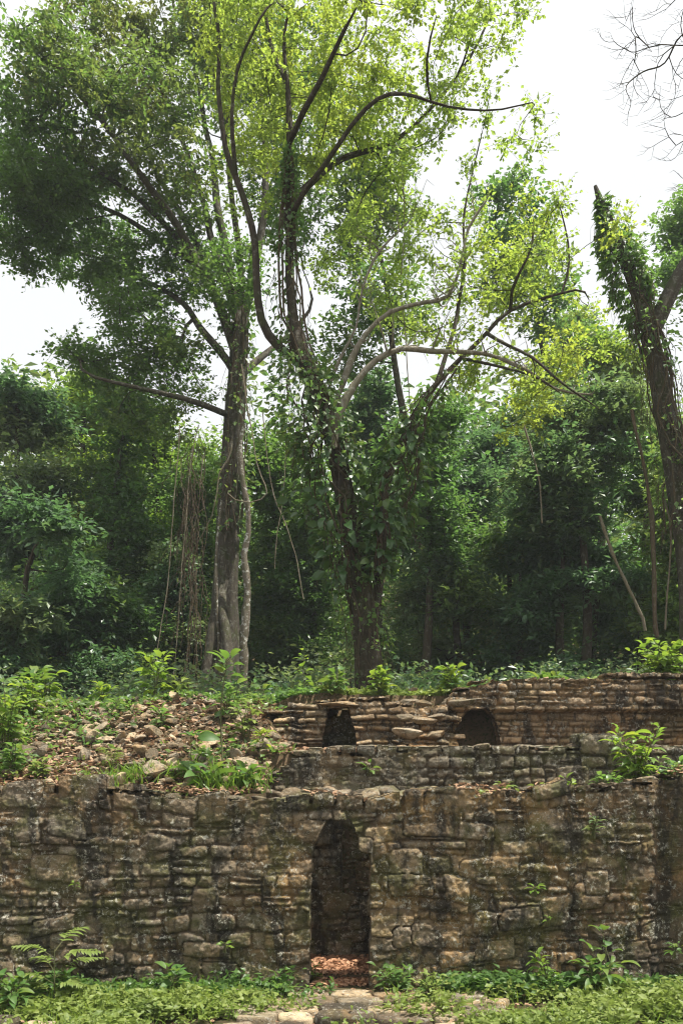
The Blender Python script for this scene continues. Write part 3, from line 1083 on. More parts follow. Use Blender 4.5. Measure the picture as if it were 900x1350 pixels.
# a lichen-white climber hugging the trunk
def liana(name, pts, Y, r0, r1, mat, label, cat='vine', group=None, jit=.02, side=6, seed=0, step=.25):
    rng = np.random.default_rng(seed + 500)
    P = spline(limb_pts(pts, Y), step)
    P[1:-1] += np.cumsum(rng.normal(size=(len(P) - 2, 3)) * jit * .35, 0) - np.linspace(0, 1, len(P) - 2)[:, None] * 0
    R = np.linspace(r0, r1, len(P)) * (1 + .15 * rng.normal(size=len(P)))
    V, Q = tube(P, np.abs(R), side)
    b = P[-1].copy()
    mb_ = MB(); mb_.add(V, [Q])
    if name == 'pale_limb':
        for _ in range(22):
            i = int(rng.integers(len(P) // 3, len(P)))
            d_ = rdir(1, rng)[0] * .6 + np.array([0, 0, .5]); l_ = rng.uniform(.25, .9)
            S_ = spline([P[i], P[i] + d_ * l_ * .5 + rng.normal(size=3) * .05, P[i] + d_ * l_ + np.array([0, 0, .12 * l_]) + rng.normal(size=3) * .1], .12)
            V, Q = tube(S_, np.linspace(R[i] * .45, .003, len(S_)), 5); mb_.add(V, [Q])
            e_ = S_[len(S_) // 2:]
            prisms(mb_, e_, e_ + rdir(len(e_), rng) * .2, .004, .0015)
    o = obj(name, mb_.mesh(name, b), mat, None, b)
    tag(o, label, cat, group)
    return o


liana('strangler_stem', [(322, 560), (316, 585), (319, 620), (327, 660), (329, 700), (322, 730), (326, 780), (325, 860), (327, 935)], 21.2, .06, .11, M['bark_pale'],
      'thin stem blotched white with lichen, twining down the right side of the buttressed trunk', 'vine', side=9, jit=.03)
liana('lichen_vine', [(292, 660), (286, 720), (286, 790), (289, 870), (291, 925)], 21.3, .035, .06, M['bark_pale'],
      'thin whitish vine running straight down the left edge of the buttressed trunk', 'vine', jit=.01)

# ---- the lime green tree in the middle
lime, skl, rngl = make_tree('lime_leaved_tree', 'middle tree with shaggy vine-clad trunk, dark sinuous limbs and sparse lime green crown', 'tree', 15.0,
    [([(489, 935), (486, 860), (478, 790), (468, 720), (458, 660), (445, 600), (425, 530), (402, 480), (388, 440)], 15, 11),
     ([(388, 440), (382, 380), (377, 320), (379, 250), (384, 190), (380, 130), (374, 70), (380, 0)], 6.2, 2.0),
     ([(400, 478), (368, 458), (345, 425), (336, 370), (328, 300), (312, 235), (292, 175), (286, 110), (290, 30), (280, -30)], 6.6, 2),
     ([(312, 235), (304, 150, -.5), (308, 90, -.5), (330, 50, -.8), (350, 0, -1)], 3.6, 1.3),
     ([(379, 290), (398, 255, -.5), (428, 215, -1), (462, 165, -1.5), (490, 126, -1.5), (530, 128, -2), (570, 140, -2), (620, 145, -2), (665, 142, -2), (712, 128, -2)], 4.0, .8),
     ([(382, 275), (410, 240, .5), (440, 212, .8), (475, 198, 1), (515, 190, 1), (550, 165, 1), (590, 120, 1), (620, 70, 1), (650, 10, 1)], 4.6, 1.2),
     ([(379, 180), (372, 110, .5), (350, 40, 1), (340, -30, 1)], 5, 2),
     ([(384, 190), (410, 130, -1), (440, 70, -1.5), (470, 10, -2)], 5, 2),
     ([(560, 140, -2), (560, 80, -2.5), (575, 20, -3)], 2, 1), ([(610, 110, 1), (615, 60, .5), (640, -10, 0)], 2.2, .8),
     ([(486, 860), (499, 780), (503, 700), (512, 630), (530, 580), (548, 540), (575, 505), (605, 475), (640, 435), (668, 405), (700, 398), (740, 385), (775, 375)], 7.5, 1.4),
     ([(668, 405), (690, 360, -.5), (705, 320, -.5), (700, 280, -.5)], 2.5, 1), ([(740, 385), (752, 340, 0), (745, 300, 0), (735, 270, 0)], 2, .8),
     ([(575, 505), (600, 420, .3), (612, 350, .3), (615, 280, .5), (622, 225, .5), (630, 195, .5)], 3.5, 1),
     ([(640, 435), (700, 470, -1), (745, 510, -1.5), (790, 540, -1.5)], 2.5, 1),
     ([(605, 475), (650, 478, -.5), (700, 495, -1), (740, 520, -1)], 2.2, 1)],
    [(330, 90, 72, 85, 15.9, 2.2, 47, 0.6), (400, 60, 70, 70, 15.9, 2, 38, 0.7), (300, 30, 50, 45, 15.9, 1.5, 16, 0.6), (460, 110, 62, 62, 15.1, 1.8, 33, 0.7), (520, 90, 50, 60, 14.9, 1.5, 18, 0.6),
     (390, 170, 85, 62, 15.4, 1.6, 26, 0.6), (470, 190, 70, 45, 15.9, 1.6, 14, 0.5), (555, 150, 48, 45, 14.9, 1.2, 9, 0.5), (610, 90, 60, 60, 14.9, 1.6, 14, 0.5), (650, 50, 50, 45, 15.4, 1.2, 6, 0.4), (590, 20, 60, 35, 14.4, 1.4, 8, 0.5), (690, 150, 48, 36, 13.7, 1, 3, 0.4),
     (540, 220, 42, 55, 15.9, 1.4, 9, 0.4), (620, 260, 38, 60, 15.6, 1, 4, 0.3), (560, 330, 50, 50, 15.4, 1.5, 11, 0.4), (500, 280, 60, 60, 16.4, 1.5, 12, 0.3), (330, 250, 60, 60, 15.9, 1.4, 9, 0.5),
     (660, 320, 58, 42, 15.4, 1.4, 12, 0.6), (730, 300, 40, 40, 15.4, 1, 4, 0.6), (690, 390, 60, 36, 15.4, 1.4, 11, 0.5), (770, 400, 30, 36, 15.4, 1, 2, 0.6), (610, 400, 50, 45, 15.4, 1.4, 9, 0.4), (640, 455, 70, 30, 14.9, 1.4, 8, 0.6), (730, 480, 55, 38, 14.2, 1.2, 14, 0.7), (700, 540, 50, 25, 13.9, 1, 5, 0.7),
     (450, 350, 60, 50, 16.4, 1.5, 9, 0.2), (520, 410, 50, 40, 15.9, 1.4, 8, 0.3), (806, 300, 18, 10, 14.9, .3, 2, 0.7), (745, 270, 30, 12, 15.2, .6, 2, 0.5)],
    M['lime'], M['bark_dark'], 202, leafkind='near', size=.082, twigs=10, per=12, rc=.46, tip=.0065, lob=gnarl, step=.32, up=.5, ex=.44, twr=.003, wid=1.2)

liana('pale_limb', [(438, 585), (440, 540), (452, 505), (465, 470), (484, 438), (515, 410), (560, 398), (590, 390), (606, 350), (618, 300), (640, 265)], 14.6, .06, .018, M['limb_pale'],
      'pale grey curved branch arching right from the fork of the vine-clad trunk', 'branch', 'pale branches of the vine-clad tree', jit=.01, side=9)
liana('pale_limb', [(440, 590), (446, 545), (468, 505), (495, 475), (530, 459), (570, 462), (640, 466), (690, 485), (735, 512), (780, 520)], 14.4, .07, .016, M['limb_pale'],
      'pale branch bending low and level towards the right below its curved neighbour', 'branch', 'pale branches of the vine-clad tree', jit=.01, side=9)
liana('pale_limb', [(436, 580), (430, 530), (445, 480), (470, 430), (478, 380), (500, 330), (540, 290)], 14.8, .045, .014, M['limb_pale'],
      'slim pale upright branch, steepest of those leaving the vine-clad fork', 'branch', 'pale branches of the vine-clad tree', jit=.01, side=8)


# ---- climbers: leaves all along a stem
def climber(name, label, path, Y, rad, n, size, kind, mat, seed, cat='vine', hang=0, stems=7, front=True, cl=.5, up=.35):
    rng = np.random.default_rng(seed)
    P = spline(limb_pts([p[:2] for p in path], Y), .12)
    R = np.interp(np.linspace(0, 1, len(P)), np.linspace(0, 1, len(rad)), rad) * Y / F
    i = rng.integers(0, len(P), n)
    a = rng.uniform(0, TAU, n)
    den = fbm(P[i][:, 2], a / 2, 0 * a, 1.2, 3, seed)
    ok = den > -.22
    i, a = i[ok], a[ok]
    rr = R[i] * rng.uniform(.75, 1.35, len(i))
    lump = 1 + (.95 if name == 'ivy' else .55) * fbm(P[i][:, 2] * 1.6, a * .8, 0 * a, 1.3, 2, seed + 9)
    rr = rr * lump
    C = P[i] + np.stack([np.cos(a) * rr, np.sin(a) * rr, rng.normal(size=len(i)) * .1], 1)
    D = np.stack([np.cos(a), np.sin(a), -.55 + rng.normal(size=len(i)) * .5], 1) + rng.normal(size=(len(i), 3)) * .35
    N = np.stack([np.cos(a) * .7, np.sin(a) * .7, np.full(len(i), .8)], 1) + rng.normal(size=(len(i), 3)) * .5
    lf, wd_ = MB(), MB()
    leaves(lf, C, D, size, kind, rng, N=N, cl=np.clip(cl + .3 * rng.normal(size=len(i)), 0, 1), wid=1.25)
    for s in range(stems):
        a0 = rng.uniform(0, TAU); tw = rng.normal() * 1.5
        u = np.linspace(0, 1, len(P))
        aa = a0 + tw * u + .3 * np.sin(u * 9 + s)
        rs = R * rng.uniform(.45, .8)
        aa = aa + .8 * vn(u * 7, s * 3.3, 0 * u, seed)
        Q = P + np.stack([np.cos(aa) * rs, np.sin(aa) * rs, 0 * aa], 1)
        V, q = tube(Q[::2], np.full(len(Q[::2]), rng.uniform(.008, .022)), 5)
        wd_.add(V, [q])
    if hang:
        k = rng.integers(0, len(P), hang)
        a = rng.uniform(0, TAU, hang)
        A = P[k] + np.stack([np.cos(a) * R[k], np.sin(a) * R[k], 0 * a], 1)
        for q_ in range(3):
            B = A + np.stack([rng.normal(size=hang) * .07, rng.normal(size=hang) * .07, -rng.uniform(.08, .38, hang)], 1)
            prisms(wd_, A, B, .006 - .0015 * q_, .0045 - .0015 * q_)
            A = B
    b = P[0]
    t = thing(name, b, label, cat)
    obj('stem', wd_.mesh('stem', b), M['vine_dark'], t)
    obj('foliage', lf.mesh('foliage', b, smooth=kind in ('big', 'narrow')), M[mat], t)
    return t


climber('climbing_aroid', 'large drooping glossy leaves of a climber cloaking the middle trunk', [(455, 770), (448, 690), (440, 640), (430, 590), (418, 545)], 14.9, [14, 30, 42, 34, 22], 620, .2, 'big', 'wax_dark', 3, hang=60, cl=.15)
climber('climbing_aroid', 'large-leaved climber cloaking the right-hand fork beside the middle trunk', [(500, 750), (508, 690), (520, 640), (534, 595), (545, 555)], 14.7, [10, 24, 38, 30, 18], 560, .19, 'big', 'wax_dark', 4, hang=50, cl=.3)
climber('trunk_vine', 'small-leaved vine and hanging rootlets wrapping the lower middle trunk just above the ruins', [(488, 905), (484, 850), (476, 790), (466, 730), (458, 680)], 15.0, [24, 26, 28, 24, 20], 900, .11, 'near', 'mid', 5, hang=160, stems=16, cl=.3)
climber('trunk_vine', 'dark leafy vine wrapping the upright limb that rises through the middle of the lime crown', [(405, 485), (390, 440), (383, 380), (378, 320), (381, 250), (383, 200)], 14.9, [26, 24, 20, 17, 12, 6], 1900, .10, 'near', 'dark', 6, hang=60, cl=.4)
climber('trunk_vine', 'thick leafy curtain of vine between the middle fork and the pale branches', [(430, 600), (418, 560), (405, 515), (396, 475)], 14.6, [40, 46, 34, 24], 1900, .12, 'near', 'dark', 9, hang=90, cl=.5)
climber('trunk_vine', 'leafy vine trailing over the right-hand fork where it bends up towards the sky', [(530, 620), (540, 560), (552, 535), (580, 505), (600, 480)], 14.8, [34, 30, 20, 12, 7], 1100, .12, 'near', 'dark', 10, hang=50, cl=.5)
climber('trunk_vine', 'thin vine leaves dotting the upper trunk of the buttressed tree below its fork', [(308, 700), (311, 600), (312, 540), (316, 470), (318, 410)], 21.7, [13, 18, 20, 17, 13], 900, .15, 'far', 'dark', 12, hang=80, cl=.6)

# ---- leaning vine-clad snag on the right
t, sks, _ = make_tree('leaning_tree', 'leaning broken-topped trunk furred with ivy on the right with one bare side limb', 'tree', 17.0,
    [([(925, 960), (916, 800), (905, 700), (893, 610), (878, 540), (864, 470), (850, 410), (828, 350), (806, 305), (790, 275), (784, 245)], 24, 5.5, .9),
     ([(856, 440), (872, 412), (885, 385), (905, 350), (935, 300), (960, 240)], 11, 6)],
    [(985, 215, 45, 40, 17, 1.5, 30, .5)], M['mid'], M['bark'], 303, size=.13, twigs=7, per=9, rc=.6, lob=gnarl)
climber('ivy', 'dense ivy sleeve hanging over the broken top of the leaning trunk', [(852, 425), (838, 380), (822, 340), (808, 312), (799, 290), (792, 270)], 17.0, [15, 21, 24, 20, 13, 5], 3800, .115, 'near', 'mid', 13, hang=150, cl=.1)
climber('ivy', 'ragged ivy and root strands down the leaning trunk below its side limb', [(905, 700), (893, 610), (878, 540), (864, 470), (852, 425)], 17.0, [34, 30, 27, 25, 22], 1500, .12, 'near', 'mid', 14, hang=260, stems=22, cl=.3)

# ---- bare tree reaching in at the top right
sk = Skel(); rng = np.random.default_rng(61)
YB = 11.5
sk.limb(limb_pts([(1130, 1010), (1125, 800), (1110, 500), (1080, 260), (1050, 120)], YB), .17, .09, .4, rng, .03, .8)
sk.limb(limb_pts([(1080, 260), (1010, 190), (960, 150), (920, 175)], YB), .035, .010, .3, rng)
sk.limb(limb_pts([(1050, 120), (990, 80), (930, 55), (870, 60)], YB), .035, .008, .3, rng)
sk.limb(limb_pts([(1050, 120), (1010, 20), (960, -20), (900, -10)], YB), .032, .009, .3, rng)
sk.limb(limb_pts([(1080, 260), (1000, 260), (950, 235), (915, 250)], YB), .03, .009, .3, rng)
T, _c = blob_points([(865, 35, 66, 38, YB, .8, 60), (850, 95, 50, 45, YB, .8, 50), (875, 160, 42, 45, YB, .7, 42), (900, 90, 60, 60, YB, .9, 50), (930, 190, 45, 50, YB, .8, 40), (880, -10, 90, 35, YB, .8, 30), (980, 100, 70, 90, YB, 1, 30),
                     (812, 40, 28, 28, YB, .5, 26), (822, 95, 22, 34, YB, .5, 22), (840, 140, 22, 20, YB, .4, 14), (905, 222, 22, 18, YB, .5, 10), (903, 215, 18, 30, YB, .5, 6)], rng)
sk.grow(T, rng, .12, .22, .03); sk.smooth(5); sk.radii(.0028, .5)
wm = MB(); sk.tubes(wm)
n = len(T)
A = np.array(sk.P)[[i for i in range(len(sk.P)) if sk.R[i] < .0035]]; n = len(A); B = A + rdir(n, rng) * .05 + np.array([-.1, 0, .0])
prisms(wm, A, B, .0022, .001)
bt = obj('bare_tree', wm.mesh('bare_tree', sk.P[0]), M['bark_dark'], None, sk.P[0])
tag(bt, 'leafless tree reaching bare branching twigs into the white sky at the top right', 'tree')


# ---- trees standing behind
def crown_tree(label, px, top, bottom, hw, Y, pal, seed, n=110, size=.19, trunk=None, group='forest trees behind the ruins', bark='bark_dark', rc=.85, name='forest_tree', tw=8, per=11, shape=1.0, cl=(.2, .75), nb=7, flat=.3, kind='far'):
    rng = np.random.default_rng(seed)
    hw *= 1.22 if name == 'forest_tree' and hw > 40 else 1.08
    n = int(n * 1.3)
    gz = float(slope_h(np.array([(px - 450) / F * Y]), np.array([Y]))[0])
    gpy = HY - (gz - CZ) / Y * F
    tp = trunk or [(px + rng.normal() * 10, gpy + 6), (px + rng.normal() * 8, (gpy + bottom) / 2), (px + rng.normal() * 6, (top + bottom) / 2), (px, top + (bottom - top) * .15)]
    hgt = bottom - top
    blobs = []
    tot = 0
    for k in range(nb):
        u = (k + .5) / nb
        w = hw * (.45 + .75 * math.sin(math.pi * (.12 + .8 * u ** (.8 * shape)))) * .62
        cy_ = top + hgt * (u + rng.uniform(-.06, .06))
        w *= rng.uniform(.75, 1.3)
        cx = px + rng.uniform(-.8, .8) * hw * (.3 + .7 * u)
        blobs.append((cx, cy_, w, hgt / nb * rng.uniform(.75, 1.15), Y + rng.normal() * hw * Y / F * .35, hw * Y / F * .55, max(4, int(n / nb * rng.uniform(.8, 1.2))), rng.uniform(*cl)))
    r0 = 7.5 if trunk is None else trunk[0][2] if len(trunk[0]) > 2 else 8
    limbs = [([p[:2] for p in tp], r0, 2.5, .3)]
    return make_tree(name, label, 'tree', Y, limbs, blobs, M[pal], M[bark], seed, kind, size, tw, per, rc, group=group, wood_twigs=False, step=.7, tip=.012, thin=.40, flat=flat, up=.72, droop=-.18, curl=.12)


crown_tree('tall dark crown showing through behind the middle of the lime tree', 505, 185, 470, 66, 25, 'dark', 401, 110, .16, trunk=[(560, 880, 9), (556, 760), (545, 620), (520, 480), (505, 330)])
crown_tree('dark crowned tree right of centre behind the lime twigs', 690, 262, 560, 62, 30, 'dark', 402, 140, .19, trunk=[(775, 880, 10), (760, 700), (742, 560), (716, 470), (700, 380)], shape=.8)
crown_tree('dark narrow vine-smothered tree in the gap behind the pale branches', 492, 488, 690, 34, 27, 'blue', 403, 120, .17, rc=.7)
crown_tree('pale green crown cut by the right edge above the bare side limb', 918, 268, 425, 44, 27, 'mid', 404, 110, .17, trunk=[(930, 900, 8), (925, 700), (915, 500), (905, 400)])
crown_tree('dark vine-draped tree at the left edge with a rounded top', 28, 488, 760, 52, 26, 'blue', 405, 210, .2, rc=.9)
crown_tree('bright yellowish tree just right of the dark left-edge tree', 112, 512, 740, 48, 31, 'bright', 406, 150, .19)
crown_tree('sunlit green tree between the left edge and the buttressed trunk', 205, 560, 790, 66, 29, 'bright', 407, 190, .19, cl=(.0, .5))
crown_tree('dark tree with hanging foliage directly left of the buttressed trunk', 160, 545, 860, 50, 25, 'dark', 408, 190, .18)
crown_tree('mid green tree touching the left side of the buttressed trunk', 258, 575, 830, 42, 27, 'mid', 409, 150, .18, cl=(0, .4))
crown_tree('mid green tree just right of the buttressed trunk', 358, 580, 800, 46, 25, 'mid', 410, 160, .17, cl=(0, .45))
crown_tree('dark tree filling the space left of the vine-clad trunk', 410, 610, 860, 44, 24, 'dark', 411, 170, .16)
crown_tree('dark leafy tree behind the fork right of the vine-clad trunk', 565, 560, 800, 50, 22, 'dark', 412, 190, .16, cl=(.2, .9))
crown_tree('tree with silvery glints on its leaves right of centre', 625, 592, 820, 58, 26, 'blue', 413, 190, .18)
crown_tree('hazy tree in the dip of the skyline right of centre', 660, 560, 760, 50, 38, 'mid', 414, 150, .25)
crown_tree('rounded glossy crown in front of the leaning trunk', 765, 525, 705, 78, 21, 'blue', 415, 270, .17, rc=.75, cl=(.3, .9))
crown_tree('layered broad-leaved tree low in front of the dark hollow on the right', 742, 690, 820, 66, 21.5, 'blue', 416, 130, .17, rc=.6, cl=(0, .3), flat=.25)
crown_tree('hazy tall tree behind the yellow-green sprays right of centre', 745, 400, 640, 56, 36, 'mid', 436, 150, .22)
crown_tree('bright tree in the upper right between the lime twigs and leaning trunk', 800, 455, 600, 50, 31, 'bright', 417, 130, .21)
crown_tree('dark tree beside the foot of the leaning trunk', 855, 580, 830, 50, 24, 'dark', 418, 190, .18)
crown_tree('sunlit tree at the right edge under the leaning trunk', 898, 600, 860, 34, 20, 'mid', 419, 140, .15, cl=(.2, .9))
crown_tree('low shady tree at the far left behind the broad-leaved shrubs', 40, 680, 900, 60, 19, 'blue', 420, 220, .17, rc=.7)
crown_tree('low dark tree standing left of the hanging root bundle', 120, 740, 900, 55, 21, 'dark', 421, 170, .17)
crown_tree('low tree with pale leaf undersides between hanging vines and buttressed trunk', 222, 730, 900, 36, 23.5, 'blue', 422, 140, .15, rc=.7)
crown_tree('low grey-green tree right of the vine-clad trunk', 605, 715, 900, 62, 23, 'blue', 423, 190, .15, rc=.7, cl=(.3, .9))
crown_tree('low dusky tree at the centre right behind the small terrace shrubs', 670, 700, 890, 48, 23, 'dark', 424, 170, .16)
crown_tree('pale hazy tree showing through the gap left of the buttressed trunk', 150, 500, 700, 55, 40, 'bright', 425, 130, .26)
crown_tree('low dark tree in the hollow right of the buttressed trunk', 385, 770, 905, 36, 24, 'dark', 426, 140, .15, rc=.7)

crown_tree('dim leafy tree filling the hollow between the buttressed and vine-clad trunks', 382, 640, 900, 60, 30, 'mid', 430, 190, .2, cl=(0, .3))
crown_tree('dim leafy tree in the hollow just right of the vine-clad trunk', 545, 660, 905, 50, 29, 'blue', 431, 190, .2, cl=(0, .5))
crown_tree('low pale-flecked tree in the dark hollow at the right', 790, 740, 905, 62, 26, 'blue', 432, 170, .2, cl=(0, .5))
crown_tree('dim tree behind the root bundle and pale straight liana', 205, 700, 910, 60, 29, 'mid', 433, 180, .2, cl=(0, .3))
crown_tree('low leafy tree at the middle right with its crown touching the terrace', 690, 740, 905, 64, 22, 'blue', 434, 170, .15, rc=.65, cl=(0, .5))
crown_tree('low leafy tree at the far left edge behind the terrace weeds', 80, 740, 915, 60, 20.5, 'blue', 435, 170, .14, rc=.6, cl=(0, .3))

# ---- hanging lianas
G1 = 'lianas hanging left of the buttressed trunk'
V_ = [([(237, 560), (232, 640), (224, 740), (214, 820), (206, 900)], 19, .013, .012, 'vine', 'long pale straight liana hanging farthest left, before the dark trees', G1),
      ([(262, 560), (250, 620), (246, 690), (240, 760), (236, 830), (230, 900)], 20, .014, .011, 'vine', 'grey liana running down through the hanging root bundle', G1),
      ([(239, 600), (240, 640), (246, 655), (244, 700), (252, 770), (246, 850), (240, 900)], 20.4, .011, .011, 'vine', 'kinked liana that bends sharply beside the root bundle', G1),
      ([(268, 600), (262, 660), (255, 700)], 20.5, .014, .01, 'vine', 'short thin liana hanging between root bundle and trunk', G1),
      ([(306, 585), (302, 605), (290, 625), (286, 650), (280, 680), (268, 705), (258, 720)], 20.8, .024, .01, 'vine', 'pale liana swinging away leftward from the trunk fork', G1),
      ]
for k, (pts, Y, r0, r1, mt, lab, g) in enumerate(V_):
    liana('liana', pts, Y, r0, r1, M[mt], lab, 'vine', g, jit=.02, seed=k)
G2 = 'lianas right of the buttressed trunk'
V_ = [([(318, 480), (326, 530), (334, 570), (338, 610), (350, 640), (352, 650), (345, 658), (330, 662), (312, 658), (300, 650)], 20.6, .02, .013, 'vine', 'looping liana curled in a wide hook right of the trunk', G2),
      ([(378, 560), (372, 660), (366, 700), (362, 750)], 20, .012, .01, 'vine', 'thin short liana hanging in the dark hollow right of the trunk', G2),
      ([(346, 540), (352, 600), (360, 650), (376, 690), (392, 740), (400, 790)], 19, .014, .012, 'vine', 'slanting liana crossing towards the vine-clad trunk', G2)]
for k, (pts, Y, r0, r1, mt, lab, g) in enumerate(V_):
    liana('liana', pts, Y, r0, r1, M[mt], lab, 'vine', g, jit=.02, seed=k + 20)
G3 = 'lianas on the right side of the forest'
V_ = [([(790, 680), (806, 730), (828, 780), (850, 832)], 17.5, .028, .035, 'vine', 'straight pale pole slanting down before the dark hollow', G3),
      ([(832, 540), (846, 600), (858, 660), (864, 740), (866, 840)], 17, .035, .05, 'vine_dark', 'brown stem with leaves hanging in front of the right-hand trees', G3),
      ([(872, 640), (884, 700), (880, 770), (876, 830)], 17.2, .018, .018, 'vine', 'thin grey liana nearest the right edge', G3),
      ([(690, 560), (702, 600), (712, 640), (714, 690)], 20, .022, .018, 'vine', 'pale liana slanting among the silvery glinting leaves', G3),
      ([(530, 230), (532, 300), (528, 380), (534, 460), (540, 540)], 15.3, .008, .008, 'vine', 'threadlike liana dropping through the crown past the pale branches', G3)]
for k, (pts, Y, r0, r1, mt, lab, g) in enumerate(V_):
    liana('liana', pts, Y, r0, r1, M[mt], lab, 'vine', g, jit=.02, seed=k + 40)

# bundle of dry hanging roots
rng = np.random.default_rng(77)
mb = MB()
b = W(246, 900, 20.2)
for k in range(75):
    a = rng.uniform(0, TAU); r = rng.uniform(0, 1) ** .6
    px0 = 254 + math.cos(a) * r * 12; py0 = rng.uniform(570, 790)
    u = np.linspace(0, 1, 9)
    px = px0 + (244 + math.cos(a) * 24 * r - px0) * u + np.cumsum(rng.normal(size=9)) * 3.2
    py = py0 + (rng.uniform(30, 190)) * u
    Y = 20.2 + math.sin(a) * r * .35
    P = np.array([W(x, y, Y + .04 * rng.normal()) for x, y in zip(px, py)])
    V, q = tube(P, np.full(9, rng.uniform(.004, .011)), 3); mb.add(V, [q])
o = obj('hanging_roots', mb.mesh('hanging_roots', b), M['vine_dark'], None, b)
tag(o, 'tangled brown bundle of dry hanging roots left of the buttressed trunk', 'roots')

# ---- undergrowth and the wood beyond, nobody could count it
def scatter_leafy(name, label, cat, n, yr, hmax, mat, size, seed, pxr=(-120, 1020), dens=.0, kind='far', hpow=1.4, minz=None, clump=7, tall=2.0):
    rng = np.random.default_rng(seed)
    y = rng.uniform(yr[0] ** .5, yr[1] ** .5, n) ** 2
    x = (rng.uniform(pxr[0], pxr[1], n) - 450) / F * y
    nz = fbm(x, y, 0 * x, 1 / tall, 3, seed)
    ok = nz > dens
    x, y, nz = x[ok], y[ok], nz[ok]
    h = hmax * (np.clip(nz - dens, 0, .6) / .6 + .25) * rng.uniform(0, 1, len(x)) ** (1 / hpow)
    z = slope_h(x, y) + h
    C = np.stack([x, y, z], 1)
    C = np.repeat(C, clump, 0) + rng.normal(size=(len(C) * clump, 3)) * size * np.array([1.5, 1.5, 1.0])
    D = rdir(len(C), rng); D[:, 2] = D[:, 2] * .5 - .15
    mb = MB()
    leaves(mb, C, D, size, kind, rng, up=.6, cl=np.clip(.35 + nz.repeat(clump) + .2 * rng.normal(size=len(C)), 0, 1))
    o = obj(name, mb.mesh(name, smooth=False), M[mat])
    tag(o, label, cat, kind='stuff')
    return o


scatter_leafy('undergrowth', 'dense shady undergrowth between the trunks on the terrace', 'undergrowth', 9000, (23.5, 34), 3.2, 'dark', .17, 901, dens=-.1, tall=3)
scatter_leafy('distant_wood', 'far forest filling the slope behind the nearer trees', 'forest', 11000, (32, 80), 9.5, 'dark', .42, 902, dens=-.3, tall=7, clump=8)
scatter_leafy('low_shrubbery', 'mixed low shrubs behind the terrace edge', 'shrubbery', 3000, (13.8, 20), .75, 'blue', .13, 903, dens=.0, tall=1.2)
# ================================================================== low plants
def groundz(x, y):
    return float(slope_h(np.array([x]), np.array([y]))[0]) if y > 9.75 else float(plaza_h(np.array([x]), np.array([y]))[0])


def spot(px, Y, dz=0.0):
    x = (px - 450) / F * Y
    return np.array([x, Y, groundz(x, Y) + dz])


def broad_plant(name, label, base, h, nst, nlf, size, mat, seed, kind='big', spread=.35, cat='plant', group=None, start=.25, lean=(0, 0), wid=1.0, cl=.4, whorl=False, rad=.008, droop=-.25):
    rng = np.random.default_rng(seed)
    base = np.asarray(base, float)
    st, lf = MB(), MB()
    for s in range(nst):
        a = rng.uniform(0, TAU) if nst > 1 else 0
        sp = spread * h * (rng.uniform(.3, 1) if nst > 1 else .1)
        hh = h * rng.uniform(.65, 1.05) if nst > 1 else h
        tipp = base + np.array([math.cos(a) * sp + lean[0], math.sin(a) * sp + lean[1], hh])
        mid = base + np.array([math.cos(a) * sp * .3 + lean[0] * .3, math.sin(a) * sp * .3 + lean[1] * .3, hh * .55]) + rng.normal(size=3) * h * .03
        b0 = base + np.array([math.cos(a), math.sin(a), 0]) * min(.04, sp) - np.array([0, 0, .05])
        P = spline([b0, mid, tipp], h / 12)
        V, q = tube(P, np.linspace(rad, rad * .4, len(P)), 5); st.add(V, [q])
        u = rng.uniform(start, 1, nlf) if not whorl else rng.uniform(.86, 1, nlf)
        u = np.sort(u)
        pos = np.stack([np.interp(u, np.linspace(0, 1, len(P)), P[:, k]) for k in range(3)], 1)
        ang = np.arange(nlf) * 2.4 + rng.uniform(0, TAU) + rng.normal(size=nlf) * .3
        el = .55 * u ** 2 + rng.normal(size=nlf) * .2 + droop + .2
        D = np.stack([np.cos(ang) * np.cos(el), np.sin(ang) * np.cos(el), np.sin(el)], 1)
        pet = size * rng.uniform(.15, .4, nlf)
        A, B = pos, pos + D * pet[:, None]
        prisms(st, A, B, rad * .35, rad * .25)
        N = np.array([0, 0, 1.0]) + D * -.2 + rng.normal(size=(nlf, 3)) * .28
        leaves(lf, B, D, size * (1.15 - .35 * u), kind, rng, N=N, cl=np.clip(cl + .25 * rng.normal(size=nlf), 0, 1), wid=wid)
    t = thing(name, base, label, cat, group)
    obj('stem', st.mesh('stem', base), M['stem'], t)
    obj('foliage', lf.mesh('foliage', base), M[mat], t)
    return t


